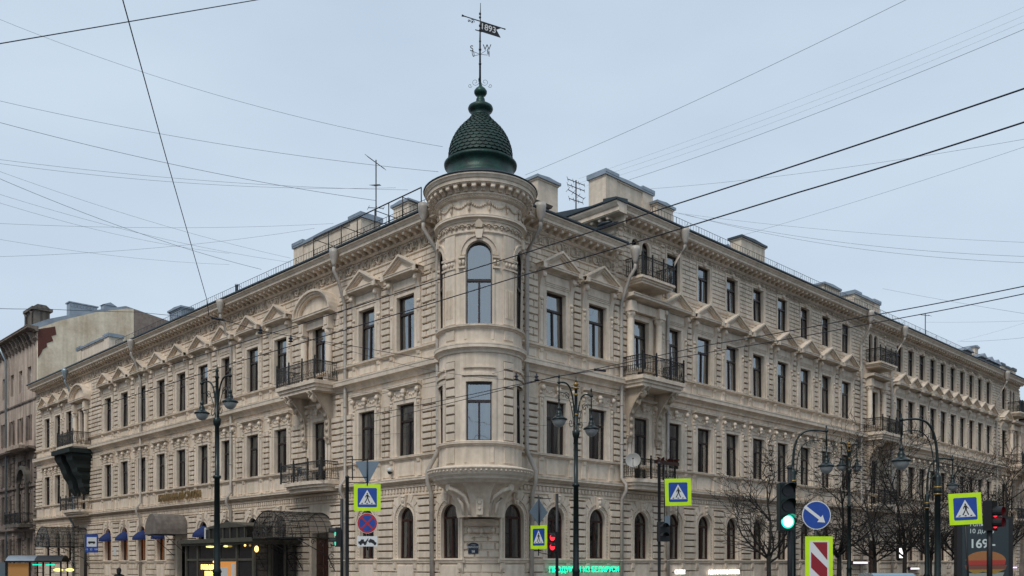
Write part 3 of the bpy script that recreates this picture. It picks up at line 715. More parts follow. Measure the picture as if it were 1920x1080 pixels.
tw.build('turret_wall', ['stone', 'stone', 'stone', 'stone', 'joint', 'joint2'], BLD, Matrix())
tt = MB(curve(TR), .14)
# base disc, belts and the great cornice
tt.prof(-X, X, [(.35, 4.93), (.0, 4.96), (-.08, 5.0), (-.12, 5.08), (-.22, 5.1), (-.26, 5.16), (-.26, 5.2), (-.36, 5.26), (-.40, 5.30), (-.40, 5.34), (-.46, 5.38), (-.46, 5.48), (-.50, 5.50), (-.50, 5.56), (-.2, 5.64), (0, 5.68)], False, True)
dentils(tt, -X, X, 5.39, 5.47, .50, .16, .5)
tt.build('base_moulding', 'stone2', BLD, Matrix()); tt = MB(curve(TR), .14)
tt.prof(-X, X, corn(6.44, .17, .13), False)
tt.build('belt_course', 'stone2', BLD, Matrix()); tt = MB(curve(TR), .14)
tt.prof(-X, X, corn(10.18, .34, .22), False)
tt.build('belt_course', 'stone2', BLD, Matrix()); tt = MB(curve(TR), .14)
tt.prof(-X, X, corn(11.14, .15, .15), False)
tt.build('belt_course', 'stone2', BLD, Matrix()); tt = MB(curve(TR), .14)
tt.prof(-X, X, corn(14.92, .09, .07), False)
tt.build('belt_course', 'stone2', BLD, Matrix()); tt = MB(curve(TR), .14)
tt.prof(-X, X, corn(15.42, .22, .20), False)
tt.build('belt_course', 'stone2', BLD, Matrix()); tt = MB(curve(TR), .14)
tt.prof(-X, X, [(0, 15.7), (.05, 15.72), (.05, 16.28), (-.05, 16.32), (-.12, 16.36), (-.12, 16.42), (-.2, 16.46), (-.2, 16.52)], False)
dentils(tt, -X, X, 16.38, 16.44, .17, .12, .5)
tt.prof(-X, X, [(-.17, 16.5), (-.17, 16.78), (-.46, 16.78), (-.46, 16.82), (-.50, 16.82), (-.50, 16.95), (-.54, 16.97), (-.60, 17.08), (-.62, 17.08), (-.62, 17.14), (-.2, 17.2)], False)
n = 26
for k in range(n):
    x = -X+(k+.5)*2*X/n
    tt.prof(x-.075, x+.075, [(-.17, 16.54), (-.28, 16.54), (-.34, 16.62), (-.42, 16.66), (-.44, 16.72), (-.44, 16.78), (-.17, 16.78)])
    tt.ball((x, -.43, 16.66), .085, .05, .07, 6, 4)
tt.build('turret_cornice', 'stone2', BLD, Matrix())
tr_ = MB(curve(TR), .14)
for k in range(9):     # garlands
    xc = -X*.8+k*X*.2
    for j in range(9): t = j/8; tr_.ball((xc-X*.085+X*.17*t, -.02, 16.15-.17*sin(pi*t)), .055, .05, .05, 6, 4)
    tr_.ball((xc-X*.1, -.05, 16.14), .08, .07, .12, 6, 4); tr_.ball((xc-X*.1, -.05, 15.92), .05, .05, .12, 6, 4)
tr_.build('garland', 'relief', BLD, Matrix()); tr_ = MB(curve(TR), .14)
for k in range(30):
    x = -X*.97+k*X*1.94/29
    swirl(tr_, x, 15.2, .13, 1 if k % 2 else -1, .03, -.05, 1.2, 8); tr_.ball((x+.12, -.03, 15.24), .05, .04, .05, 6, 4)
tr_.prism([(-.12, 15.12), (.12, 15.12), (.14, 15.3), (0, 15.46), (-.14, 15.3)], 0, -.17)
tr_.build('carved_frieze', 'relief', BLD, Matrix())
for a in (-76, 0, 76):
    fw = RZ(radians(a)) @ T(0, -TR+.0, 0)
    put_window('t2', BLD, fw @ T(0, .0, 6.62), 1); put_window('t3', BLD, fw @ T(0, 0, 11.28), 2 if a == 0 else 1)
# dark core so that nothing shows through
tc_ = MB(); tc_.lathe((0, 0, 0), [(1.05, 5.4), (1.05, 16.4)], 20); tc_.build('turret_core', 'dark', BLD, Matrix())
# fluted corbel below
fb = MB(); prf = [(.95, 3.62), (1.0, 3.9), (1.03, 4.15), (1.09, 4.35), (1.2, 4.55), (1.36, 4.72), (1.55, 4.86), (1.74, 4.96)]
NN = 96; rings = []
for (r, z) in prf:
    rings.append([fb.v((r*(1-.11*(abs(sin(k*pi/6))**.7))+.03)*cos(2*pi*k/NN), (r*(1-.11*(abs(sin(k*pi/6))**.7))+.03)*sin(2*pi*k/NN), z) for k in range(NN)])
for a, b in zip(rings, rings[1:]):
    for k in range(NN): fb.face((a[k], a[(k+1) % NN], b[(k+1) % NN], b[k]))
for sx in (-1, 1):      # scroll arms
    d = Vector((sx*sin(radians(52)), -cos(radians(52)), 0)); e = Vector((d.y*-1*sx, d.x*sx, 0))
    c = d*1.62; e = Vector((sx*.62, -.35, 0)).normalized()
    fb.tube([c-e*.55+Vector((0, 0, 4.83)), c+Vector((0, 0, 4.84)), c+e*.05+Vector((0, 0, 4.84))], [.10, .17, .17], 12)
    fb.tube([Vector((sx*.42, -.98, 3.7)), Vector((sx*.46, -1.06, 4.1)), Vector((sx*.62, -1.18, 4.45)), Vector((sx*.95, -1.22, 4.68)), Vector((sx*1.25, -1.1, 4.78))], [.06, .07, .08, .09, .09], 8)
    fb.tube([Vector((sx*.66, -.88, 3.7)), Vector((sx*.72, -.94, 4.15)), Vector((sx*.9, -1.0, 4.4))], [.07, .08, .05], 8)
fb.prism([(-.13, 3.7), (.13, 3.7), (.16, 4.35), (-.16, 4.35)], -.9, -1.12)
fb.ball((0, -1.12, 4.2), .1, .06, .1, 6, 4); fb.ball((0, -1.12, 3.95), .07, .06, .08, 6, 4)
fb.build('turret_corbel', 'stone2', BLD, Matrix())
# turret roof skirt and dome
sk = MB(); sk.lathe((0, 0, 0), [(2.38, 17.15), (2.40, 17.18), (2.34, 17.22), (1.6, 17.62), (1.38, 17.72)], 48)
sk.build('turret_roof', 'gutter', BLD, Matrix())
dm = MB(); dm.lathe((0, 0, 0), [(1.50, 17.60), (1.48, 17.70), (1.42, 17.78), (1.36, 17.95), (1.37, 18.12), (1.44, 18.24), (1.52, 18.30), (1.53, 18.38), (1.46, 18.44), (1.34, 18.50), (1.30, 18.56)], 48)
dome = [(1.30, 18.56), (1.31, 18.75), (1.28, 18.98), (1.22, 19.2), (1.13, 19.42), (1.02, 19.62), (.88, 19.82), (.72, 20.0), (.56, 20.16), (.44, 20.3), (.38, 20.42)]
dm.lathe((0, 0, 0), dome, 48)
dm.lathe((0, 0, 0), [(.38, 20.40), (.40, 20.46), (.36, 20.52), (.42, 20.60), (.50, 20.68), (.53, 20.76), (.50, 20.84), (.38, 20.92), (.22, 20.98), (.17, 21.04), (.19, 21.12), (.17, 21.2), (.13, 21.24), (.13, 21.30), (.22, 21.34), (.27, 21.42), (.27, 21.50), (.2, 21.60), (.1, 21.68), (.05, 21.78), (.03, 21.9)], 28)
DM = dm.build('turret_dome', 'green', BLD, Matrix())
sc = MB(); rows = 15
def dr(t):
    i = min(int(t*10), 9); f_ = t*10-i; a, b = dome[i], dome[i+1]; return a[0]+(b[0]-a[0])*f_, a[1]+(b[1]-a[1])*f_
for j in range(rows):
    t0 = j/rows*.98; t1 = (j+1.25)/rows*.98
    r0, z0 = dr(t0); r1, z1 = dr(min(t1, 1)); nn = 34 if j < 9 else (26 if j < 12 else 18)
    for k in range(nn):
        a = 2*pi*(k+.5*(j % 2))/nn; h = pi/nn*.97; q = (z1-z0)*.30
        def pt(r, aa, z, o): return ((r+o)*cos(aa), (r+o)*sin(aa), z)
        sc.poly([pt(r0, a, z0-.01, .05), pt(r0, a+h*.75, z0+q*.35, .05), pt(r0, a+h, z0+q, .045), pt(r1, a+h, z1, .012), pt(r1, a-h, z1, .012), pt(r0, a-h, z0+q, .045), pt(r0, a-h*.75, z0+q*.35, .05)])
        sc.poly([pt(r0, a, z0-.01, .05), pt(r0, a+h*.75, z0+q*.35, .05), pt(r0, a+h*.75, z0+q*.35, .0), pt(r0, a, z0-.01, .0)])
        sc.poly([pt(r0, a, z0-.01, .05), pt(r0, a-h*.75, z0+q*.35, .05), pt(r0, a-h*.75, z0+q*.35, .0), pt(r0, a, z0-.01, .0)])
sc.build('shingles', 'green2', DM, Matrix())
# weathervane
vx = Vector((-.02, 0, 0))
wv = empty('weathervane', tuple(C3+Vector((-.02, 0, 21.7))), 'black iron weathervane with dated flag and compass letters on top of the green dome', 'weathervane')
m = MB(); m.tube([(0, 0, .0), (0, 0, 2.0), (.02, 0, 3.5)], [.045, .035, .012], 8)
for z, r in ((.95, .06), (1.55, .06), (1.9, .05), (2.35, .055), (2.55, .055), (2.9, .05), (3.05, .05)): m.ball((0, 0, z), r, r, r*1.2)
m.build('rod', 'iron', wv)
m = MB()
for (sx, sy) in ((-1, .1), (1, .1), (.1, 1), (-.1, -1)):
    for (cx_, cz_, r_, tt_) in ((.20, .20, .16, 1.3), (.42, .06, .09, 1.2)):
        m.tube([((cx_+r_*(1-j/14*.8)*cos(3.4+2*pi*tt_*j/14))*sx, (cx_+r_*(1-j/14*.8)*cos(3.4+2*pi*tt_*j/14))*sy, cz_+r_*(1-j/14*.8)*sin(3.4+2*pi*tt_*j/14)) for j in range(15)], .008, 4)
m.build('scrollwork', 'iron', wv)
for ang, ch in ((205, 'S'), (25, 'N'), (322, 'W'), (142, 'O')):
    a = radians(ang); m = MB(); m.tube([(0, 0, 1.35), (.34*cos(a), .34*sin(a), 1.40)], .010, 4); am = m.build('compass_arm', 'iron2', wv)
    text(ch, .34, 'iron', am, T(.38*cos(a), .38*sin(a), 1.50) @ RZ(0 if ch in 'SW' else radians(70)), 'letter', .008)
# banner: hangs in the plane that runs right and slightly away
VB = T(0, 0, 2.62) @ RZ(radians(24)) @ Matrix.Rotation(radians(3), 4, 'Y')
m = MB(); m.tube([(-.78, 0, .12), (1.12, 0, .12)], .02, 6); m.tube([(-.82, 0, .12), (-.70, 0, .12)], [.045, .02], 6); m.ball((1.12, 0, .12), .05, .03, .03)
m.tube([(-.2, 0, -.30), (.1, 0, -.30)], .02, 5); swirl(m, -.35, .0, .10, 1, .012, 0); swirl(m, -.5, -.02, .06, 1, .012, 0)
ban = [(0.04, .12), (.98, .12), (.74, -.02), (.95, -.30), (.04, -.30)]
m.prism(ban, .012, -.012)
bo = m.build('banner', 'iron', wv, VB)
text('1893', .36, 'signwhite', bo, T(.37, -.02, -.09), 'date', .006, bold=.004)
# ------------------------------------------------------------------ balconies
def rail_run(mb, p, q, z, h, pitch=.125, posts=True, style=0):
    p = Vector((*p, 0)); q = Vector((*q, 0)); d = q-p; L = d.length; n = max(2, round(L/pitch))
    mb.tube([p+Vector((0, 0, z+h)), q+Vector((0, 0, z+h))], .028, 5); mb.tube([p+Vector((0, 0, z+h*.86)), q+Vector((0, 0, z+h*.86))], .014, 4)
    mb.tube([p+Vector((0, 0, z+.1)), q+Vector((0, 0, z+.1))], .018, 4)
    for k in range(n+1):
        c = p+d*k/n; mb.tube([c+Vector((0, 0, z+.1)), c+Vector((0, 0, z+h))], .012, 4)
        if k < n:
            c2 = p+d*(k+.5)/n; u = d.normalized()
            rr = L/n*.42; zc = z+h*(.42 if k % 2 else .30)
            mb.tube([c2+u*rr*cos(2*pi*j/8)+Vector((0, 0, zc+rr*1.6*sin(2*pi*j/8))) for j in range(8)], .010, 4, closed=True)
            if style: mb.tube([c2+Vector((0, 0, z+.1)), c2+u*rr*.8+Vector((0, 0, z+h*.5)), c2+Vector((0, 0, z+h*.86))], .010, 4)
            mb.tube([c2+u*rr*.8*cos(2*pi*j/6)+Vector((0, 0, z+h*.93+rr*.5*sin(2*pi*j/6))) for j in range(6)], .008, 4, closed=True)
def railing(x0, x1, y0, y1, z, h, mat, parent, mt, style=0, bulge=0):
    m = MB(); xs = [x0, x1]
    rail_run(m, (x0, y0), (x0, y1), z, h, style=style); rail_run(m, (x1, y0), (x1, y1), z, h, style=style); rail_run(m, (x0, y1), (x1, y1), z, h, style=style)
    for (x, y) in ((x0, y1), (x1, y1), ((x0+x1)/2-.35*(x1-x0)/2, y1), ((x0+x1)/2+.35*(x1-x0)/2, y1)):
        m.box(x-.035, x+.035, y-.035, y+.035, z, z+h+.08); m.ball((x, y, z+h+.15), .05, .05, .08, 6, 4)
    return m.build('railing', mat, parent, mt)
def bracket(mb, x, z0, z1, out, w=.34):
    n = 14; f_, b_ = [], []
    for k in range(n+1):
        t = k/n; z = z0+(z1-z0)*t
        o = .16+out*.9*(max(0, (t-.28)/.72)**2.0)+.09*sin(pi*min(t/.5, 1))
        f_.append((-o, z))
    mb.prof(x-w/2, x+w/2, [(0, z0)]+f_+[(0, z1)], sm=False)
    for sx in (-1, 1):
        o = w/2
        mb.tube([(x+sx*o, y, z) for (y, z) in f_], [.035+.03*k/n for k in range(n+1)], 6)
        # scroll ends
        for (cy, cz, r) in ((-out*.86, z1-.24, .17), (-.2, z0+.25, .12)):
            mb.tube([(x+sx*(o+.02), cy+r*(1-.08*j)*cos(j*.7), cz+r*(1-.08*j)*sin(j*.7)) for j in range(11)], .035, 5)
    # bearded mask and acanthus leaf on the front of the scroll
    mb.ball((x, -out*.80, z1-.30), w*.50, .18, .22, 10, 7); mb.ball((x, -out*.93, z1-.34), .05, .06, .07, 6, 4)
    for j in range(5): mb.ball((x+(j-2)*.06, -out*.62+.03*abs(j-2), z1-.62-.04*(2-abs(j-2))), .045, .07, .17, 6, 4)
    for j in range(4): t = .2+.14*j; k = int(t*n); mb.ball((x, f_[k][0]-.02, f_[k][1]), w*.42, .07, .13, 8, 5)
    mb.box(x-w*.62, x+w*.62, 0, -out*.97, z1-.04, z1+.06)
def balcony(fr, c, z, w, out, slab_h, h, mat, br=None, style=0, rnd=False, name='balcony'):
    m = MB(); x0, x1 = c-w/2, c+w/2
    if rnd:
        n = 16; pts = [(x0+.0, 0)]+[(c-w/2*cos(pi*k/n)*(1 if 0 < k < n else 1), -out*(.62+.38*sin(pi*k/n)**.8)) for k in range(n+1)]+[(x1, 0)]
        for (s_, za, zb) in ((.80, z-slab_h, z-slab_h*.62), (.92, z-slab_h*.62, z-slab_h*.35), (1, z-slab_h*.35, z)):
            P_ = [(c+(x-c)*(.5+.5*s_), y*s_) for x, y in pts]; a = [m.v(x, y, za) for x, y in P_]; b = [m.v(x, y, zb) for x, y in P_]
            m.face(a[::-1]); m.face(b)
            for k in range(len(a)): m.face((a[k], a[(k+1) % len(a)], b[(k+1) % len(a)], b[k]))
    else:
        for (e, za, zb) in ((.16, z-slab_h, z-slab_h*.66), (.09, z-slab_h*.66, z-slab_h*.36), (0, z-slab_h*.36, z)):
            m.box(x0+e, x1-e, 0, -out+e, za, zb)
    o = m.build(name, 'stone2' if mat != 'tarp' else 'stone2', BLD, fr)
    railing(x0+.07, x1-.07, 0, -out+.07, z, h, mat, o, None, style)
    if br:
        for sx in (-1, 1): b = MB(); bracket(b, c+sx*br[0], z-slab_h-br[1], z-slab_h, out*.86); b.build('bracket', 'relief', o)
    return o
# left front
bl = balcony(FL, -12.4, 10.8, 3.75, 1.45, .5, .98, 'iron2', (1.12, 2.5), 1)
balcony(FL, -12.4, 5.86, 4.0, 1.15, .5, .95, 'iron2', None, 0, True)
b2 = balcony(FL, -46.1, 10.8, 3.6, 1.45, .45, .98, 'iron2', None, 1)
balcony(FL, -46.1, 5.86, 4.0, 1.15, .5, .95, 'iron2', None, 0, True)
# right front
balcony(FR, 10.9, 15.72, 2.7, 1.15, .32, .95, 'iron', None, 1)
balcony(FR, 10.95, 10.8, 3.5, 1.45, .5, .98, 'iron', (1.15, 2.6), 1)
balcony(FR, 10.9, 5.86, 3.1, 1.1, .5, .95, 'iron', None, 0, True)
for c in (37.7, 67.4):
    balcony(FR, c, 15.72, 2.7, 1.15, .32, .95, 'iron', None, 1); balcony(FR, c, 10.8, 3.4, 1.45, .5, .98, 'iron', (1.1, 2.6), 1)
    balcony(FR, c, 5.86, 3.1, 1.1, .5, .95, 'iron', None, 0, True)
# black safety netting wrapped round the brackets of the far left balcony
m = MB(); n = 12
for sx in (-1, 1):
    x0, x1 = -46.1+sx*.55, -46.1+sx*1.95
    prev = None
    for k in range(n+1):
        t = k/n; z = 10.45-3.4*t; y = -1.72+1.45*t**1.05+.05*sin(k*1.7); s = .13*t+.03*sin(k*2.3)
        ring = [m.v(x0+(0), -.03, z), m.v(x0, y, z+.08*sin(k)), m.v(x1-sx*s*3, y, z), m.v(x1-sx*s*3, -.03, z)]
        if prev:
            for j in range(3): m.face((prev[j], prev[j+1], ring[j+1], ring[j]))
        prev = ring
m.box(-48.15, -44.05, -.03, -1.74, 10.15, 10.5)
m.build('safety_net', 'tarp', None, T(CX, CY, 0) @ FL, label='black netting wrapped under the far balcony of the left street front', cat='safety net')

# ------------------------------------------------------------------ downpipes
def downpipe(fr, x, ztop, dx=.0, out=.80, mat='pipe', bend=1.5, zb=.25, r=.085):
    m = MB()
    m.lathe((x+dx, -out-.02, 0), [(.10, ztop-.75), (.12, ztop-.6), (.21, ztop-.28), (.24, ztop-.1), (.24, ztop+.08), (.2, ztop+.08)], 10)
    m.tube([(x+dx, -out-.02, ztop-.55), (x+dx, -out-.02, ztop-.95), (x+dx*.6, -out*.72, ztop-1.35), (x, -.2, ztop-1.35-bend*.75), (x, -.17, ztop-1.55-bend*.75), (x, -.17, 5.9), (x, -.46, 5.55), (x, -.46, 5.25), (x, -.2, 4.85), (x, -.19, zb)], r, 10)
    for k in range(int((ztop-3.5)/1.9)):
        z = zb+1.6+k*1.9
        if 4.6 < z < 6.1: continue
        m.lathe((x, -.17 if z > 5.6 else -.19, 0), [(r+.022, z-.03), (r+.022, z+.03)], 10)
    return m.build('downpipe', mat, BLD, fr)
for x in (-9.75, -21.6, -34.7): downpipe(FL, x, 17.0)
downpipe(FL, -49.0+1.2, 17.0, .0, mat='bluepipe')
downpipe(FR, 9.15, 17.0, .25); downpipe(FR, 12.95, 18.95, .6); downpipe(FR, 35.4, 18.95, 0, bend=.9); downpipe(FR, 40.4, 18.95, .7); downpipe(FR, 62.8, 18.95, .6)
# pipes in the angles between turret and street fronts: run down, step outwards round the base disc
for fr, s in ((FL, -1), (FR, 1)):
    m = MB(); x = s*2.55
    m.lathe((s*2.75, -.84, 0), [(.10, 16.5), (.12, 16.65), (.22, 16.95), (.25, 17.15), (.25, 17.32), (.2, 17.32)], 10)
    xb = s*(2.95 if s < 0 else 2.85)
    m.tube([(s*2.75, -.84, 16.7), (s*2.75, -.84, 16.3), (s*2.55, -.3, 15.4), (x, -.22, 15.1), (x, -.2, 6.9), (x, -.25, 6.55), (xb, -.46, 5.75), (xb, -.46, 5.3), (xb, -.25, 4.8), (xb, -.2, .25)], .095, 10)
    for z in (13.5, 11.9, 9.9, 8.0): m.lathe((x, -.2, z), [(.12, -.03), (.12, .03)], 10)
    m.build('downpipe', 'pipe', BLD, fr)
# sunk panel with carved vine beside the turret, third floor
for fr, s in ((FL, -1), (FR, 1)):
    m = MB(); xa, xb = sorted((s*2.8, s*3.4))
    m.block(xa, xb, 11.6, 15.0, .04, .015); xm = (xa+xb)/2
    m.tube([(xm+.07*sin(k*1.1), -.07, 11.8+k*.19) for k in range(16)], .022, 5)
    for k in range(15): m.ball((xm+.14*(-1)**k, -.06, 11.9+k*.2), .09, .04, .06, 6, 4); swirl(m, xm-.12*(-1)**k, 12.0+k*.2, .06, (-1)**k, .015, -.06, 1, 7)
    m.build('carved_panel', 'relief', BLD, fr)

# ------------------------------------------------------------------ roof, chimneys, dormers
rf = MB()
def roofblock(mb, f, a, b, zt, d, rise, over=.8):
    mb.f = lambda x, y, z: tuple(f @ Vector((x, y, z)))
    mb.prof(a, b, [(-over, zt+.02), (-over, zt+.12), (d/2, zt+rise), (d, zt+.12), (d, zt)])
roofblock(rf, FL, LX0, -1.4, 17.08, 13, .9)
roofblock(rf, FR, 1.4, TS, 17.08, 13, .9); roofblock(rf, FR, TS-.3, RX1, 19.0, 13, 1.1, .80)
rf.f = None
ROOF = rf.build('roof', ['roof'], BLD, Matrix())
g = MB(); gutter(g, LX0-.1, -2.0, 17.09); g.build('gutter', 'gutter', ROOF, FL)
g = MB(); gutter(g, 2.0, TS+.1, 17.09); gutter(g, TS-.85, RX1+.2, 19.01); g.build('gutter', 'gutter', ROOF, FR)
# flank of the taller part above the low wing, with the returned cornice
m = MB(); F90 = FR @ T(TS, 0, 0) @ RZ(-pi/2)      # faces back towards the corner; local x runs outwards... towards street for negative
m.prof(-13, 0, [(0, 17.2), (0, 19.000), (.3, 19.000), (.3, 17.2)])
m.prof(-13, .0, [(0, 17.750), (-.08, 17.770), (-.08, 17.860), (0, 17.900)])
m.prof(-13, .78, [(0, 18.510), (-.55, 18.510), (-.55, 18.560), (-.60, 18.560), (-.60, 18.740), (-.66, 18.780), (-.76, 18.920), (-.78, 19.000), (0, 19.000)])
m.prof(-2.2, .7, [(0, 18.050), (-.16, 18.100), (-.2, 18.160), (-.06, 18.220), (-.06, 18.510), (0, 18.510)])
modillions(m, -12.8, .2, 18.280, .48, .5)
m.build('side_wall', 'stone2', BLD, F90)
g = MB(); g.prof(-13, .84, [(0, 19.005), (-.81, 19.005), (-.84, 19.040), (-.84, 19.110), (0, 19.220)]); g.build('gutter', 'gutter', ROOF, F90)
g = MB(); g.ball((-.35, -.3, 18.250), .5, .22, .12, 8, 5); g.prof(-1.1, .3, [(0, 18.100), (-.42, 18.100), (-.42, 18.160), (0, 18.300)]); g.build('lead_flashing', 'roof', ROOF, F90)
def chimney(fr, x0, x1, y0, y1, z0, z1, capm='roofpale', mat='stone', ends=True):
    m = MB(); m.box(x0, x1, y0, y1, z0, z1); m.box(x0-.05, x1+.05, y0-.05, y1+.05, z1, z1+.08)
    if ends and x1-x0 > 3:
        for a in (x0, x1-.9): m.box(a-.03, a+.93, y0-.06, y1+.06, z0, z1+.18)
    c = m.build('chimney', mat, BLD, fr)
    m = MB(); m.box(x0-.13, x1+.13, y0-.13, y1+.13, z1+.08, z1+.22)
    if ends and x1-x0 > 3:
        for a in (x0, x1-.9): m.box(a-.12, a+1.02, y0-.15, y1+.15, z1+.18, z1+.36)
    m.prism([(x0-.1, z1+.22), (x1+.1, z1+.22), ((x0+x1)/2, z1+.30)], y1+.1, y0-.1)
    m.build('chimney_cap', capm, c)
w_ = lambda s, px, off: onwall(s, px, off)
def zat(sd, px, off, py):      # height that a point on this roof line has for photo row py
    a = AR if sd == 'R' else AL; x = onwall(sd, px, off); Y = CY+sin(a)*x+cos(a)*off; return 1.7+(1057-py)*Y/FX-.25
chimney(FL, w_('L', 553, 1.2), w_('L', 678, 1.2), 1.2, 2.3, 17.2, zat('L', 678, 1.2, 402))
chimney(FL, w_('L', 738, 4), w_('L', 766, 4), 4, 5.1, 17.4, zat('L', 750, 4, 379))
chimney(FL, w_('L', 146, 2), w_('L', 205, 2), 2, 3, 17.1, zat('L', 190, 2, 634)); 
chimney(FL, w_('L', 80, 1.5), w_('L', 103, 1.5), 1.5, 2.5, 17.1, zat('L', 90, 1.5, 687))
chimney(FL, w_('L', 428, 1), w_('L', 444, 1), 1, 1.6, 17.3, 17.75, ends=False)
chimney(FL, w_('L', 318, 3), w_('L', 340, 3), 3, 3.8, 17.4, zat('L', 330, 3, 577), mat='roofpale')
m = MB(); xx = w_('L', 444, 1.2); m.lathe((xx, 1.2, 0), [(.09, 17.4), (.09, 18.75), (.12, 18.75), (.12, 18.85)], 8); m.build('vent_pipe', 'roofpale', ROOF, FL)
chimney(FR, w_('R', 1008, 5), w_('R', 1046, 5), 5, 6.3, 17.4, zat('R', 1025, 5, 334))
chimney(FR, w_('R', 1135, 3.5), w_('R', 1222, 3.5), 3.5, 4.6, 19.1, zat('R', 1145, 3.5, 326))
chimney(FR, w_('R', 1232, 3), w_('R', 1262, 3), 3, 4, 19.1, zat('R', 1245, 3, 381))
chimney(FR, w_('R', 1390, 2.5), w_('R', 1434, 2.5), 2.5, 3.3, 19.1, zat('R', 1418, 2.5, 453), capm='roof')
chimney(FR, w_('R', 1545, 2), w_('R', 1574, 2), 2, 2.9, 19.1, zat('R', 1560, 2, 535))
chimney(FR, w_('R', 1601, 1.6), w_('R', 1648, 1.6), 1.6, 2.6, 19.1, zat('R', 1610, 1.6, 551))
chimney(FR, w_('R', 1508, 2), w_('R', 1524, 2), 2, 2.8, 19.2, 19.8, ends=False, mat='roof')
chimney(FR, w_('R', 1828, 2), w_('R', 1834, 2), 2, 3, 19.1, zat('R', 1830, 2, 648), ends=False)
chimney(FR, w_('R', 1876, 1.5), w_('R', 1903, 1.5), 1.5, 2.5, 19.1, zat('R', 1885, 1.5, 686), capm='roof')
# brown pyramid-roofed attic just right of the dome
m = MB(); xa = w_('R', 950, 1.6); xb = w_('R', 1026, 1.6); m.box(xa, xb, 1.6, 4.5, 17.2, 18.6); m.prof(xa-.15, xb+.15, [(1.45, 18.6), (1.35, 18.7), (3.3, 19.7), (4.6, 18.7), (1.45, 18.6)])
m.build('attic_box', 'oldbrick', BLD, FR)
def dormer(fr, x, z, w=1.3, h=1.0, y=1.2):
    m = MB(); m.box(x-w/2, x+w/2, y, y+2.5, z, z+h); d = m.build('dormer', 'roof', BLD, fr)
    m = MB(); m.prism([(x-w/2-.15, z+h), (x+w/2+.15, z+h), (x, z+h+.42)], y+2.6, y-.15); m.build('dormer_roof', 'roofpale', d)
    m = MB(); m.box(x-w/2+.2, x+w/2-.2, y-.02, y+.02, z+.25, z+h-.05); m.build('dormer_window', 'black', d)
dormer(FR, w_('R', 1362, 1.2), 19.3, 1.5, .75); dormer(FR, w_('R', 1688, 1.0), 19.2, 1.5, .75)
for px in (1812, 1839, 1853, 1865): dormer(FR, w_('R', px, .8), 19.2, 1.5, 1.0, .6)
# roof guard rails
def guard(fr, x0, x1, y, z, h=.62, pitch=.26):
    m = MB(); n = int((x1-x0)/pitch)
    m.tube([(x0, y, z+h), (x1, y, z+h)], .014, 4); m.tube([(x0, y, z+h*.12), (x1, y, z+h*.12)], .010, 4)
    for k in range(n+1): x = x0+(x1-x0)*k/n; m.tube([(x, y, z), (x, y, z+h)], .009 if k % 8 else .018, 3)
    for k in range(0, n+1, 12): x = x0+(x1-x0)*k/n; m.tube([(x, y, z+h*.9), (x, y+.6, z)], .012, 3)
    m.build('roof_railing', 'iron2', ROOF, fr)
guard(FL, -40, -2.6, .15, 17.5); guard(FR, TS+3.2, 62, .1, 19.4); 
# black rail frame (old sign scaffold) standing on the left roof edge
m = MB(); xa, xb = w_('L', 622, -.3), w_('L', 792, -.3)
def V3(px, y, z): return (onwall('L', px, y), y, z)
xs_ = [onwall('L', p, -.45) for p in (588, 616, 640, 670, 703, 729, 755, 790)]
m.tube([(xs_[0], -.45, 18.35), (xs_[-1], -.45, 18.35)], .03, 5); m.tube([(xs_[0], -.45, 17.5), (xs_[-1], -.45, 17.5)], .022, 5)
for i, x in enumerate(xs_):
    m.tube([(x, -.45, 17.4), (x, -.45, 18.35)], .028, 5)
    if i % 2 == 0: m.tube([(x, -.45, 18.3), (x+.35, .6, 18.1)], .02, 4)
m.build('rail_frame', 'iron', None, T(CX, CY, 0) @ FL, label='black pipe frame standing along the roof edge left of the turret', cat='frame')

# ------------------------------------------------------------------ roof aerials
def aerial(base, h, yagis, label, mat='iron2'):
    r = empty('rooftop_antenna', base, label, 'antenna')
    m = MB(); m.tube([(0, 0, 0), (0, 0, h)], .038, 5); m.build('mast', mat, r)
    for (z, L, a, n, el) in yagis:
        m = MB(); d = Vector((cos(radians(a)), sin(radians(a)), .0)); e = Vector((-d.y, d.x, 0))
        d = (d+Vector((0, 0, el))).normalized(); c = Vector((0, 0, z))
        m.tube([c-d*L/2, c+d*L/2], .022, 4)
        for k in range(n): q = c+d*L*(k/(n-1)-.5); l = .32*(1-.4*k/n); m.tube([q-e*l, q+e*l], .014, 3)
        m.build('aerial_boom', mat, r)
    return r
b_ = C3+FL @ Vector((onwall('L', 705, 5.5), 5.5, 17.8)); ha = zat('L', 705, 5.5, 300)-17.55; aerial(tuple(b_), ha, [(ha-.15, 1.4, -20, 9, -.8), (ha*.62, .9, 20, 3, .1), (ha*.5, 1.9, 10, 4, .0), (ha*.8, .6, 80, 4, .3), (ha*.4, 1.2, 60, 4, -.1)], 'tall thin television aerial mast on the roof left of the green dome')
b_ = C3+FR @ Vector((onwall('R', 1080, 4.5), 4.5, 17.6)); ha = zat('R', 1080, 4.5, 338)-17.35; aerial(tuple(b_), ha, [(ha-.1, 1.0, -10, 4, -.45), (ha-.4, 1.0, -10, 5, -.45), (ha-.75, 1.0, 15, 4, -.45), (ha-1.1, .8, -10, 4, -.4)], 'cluster of dark stacked aerials on the low roof right of the dome', 'iron')
b_ = C3+FR @ Vector((onwall('R', 1735, 2), 2, 19.5)); aerial(tuple(b_), 3.1, [(3.0, .8, 130, 3, .3)], 'single slim aerial on the far right roof ridge')

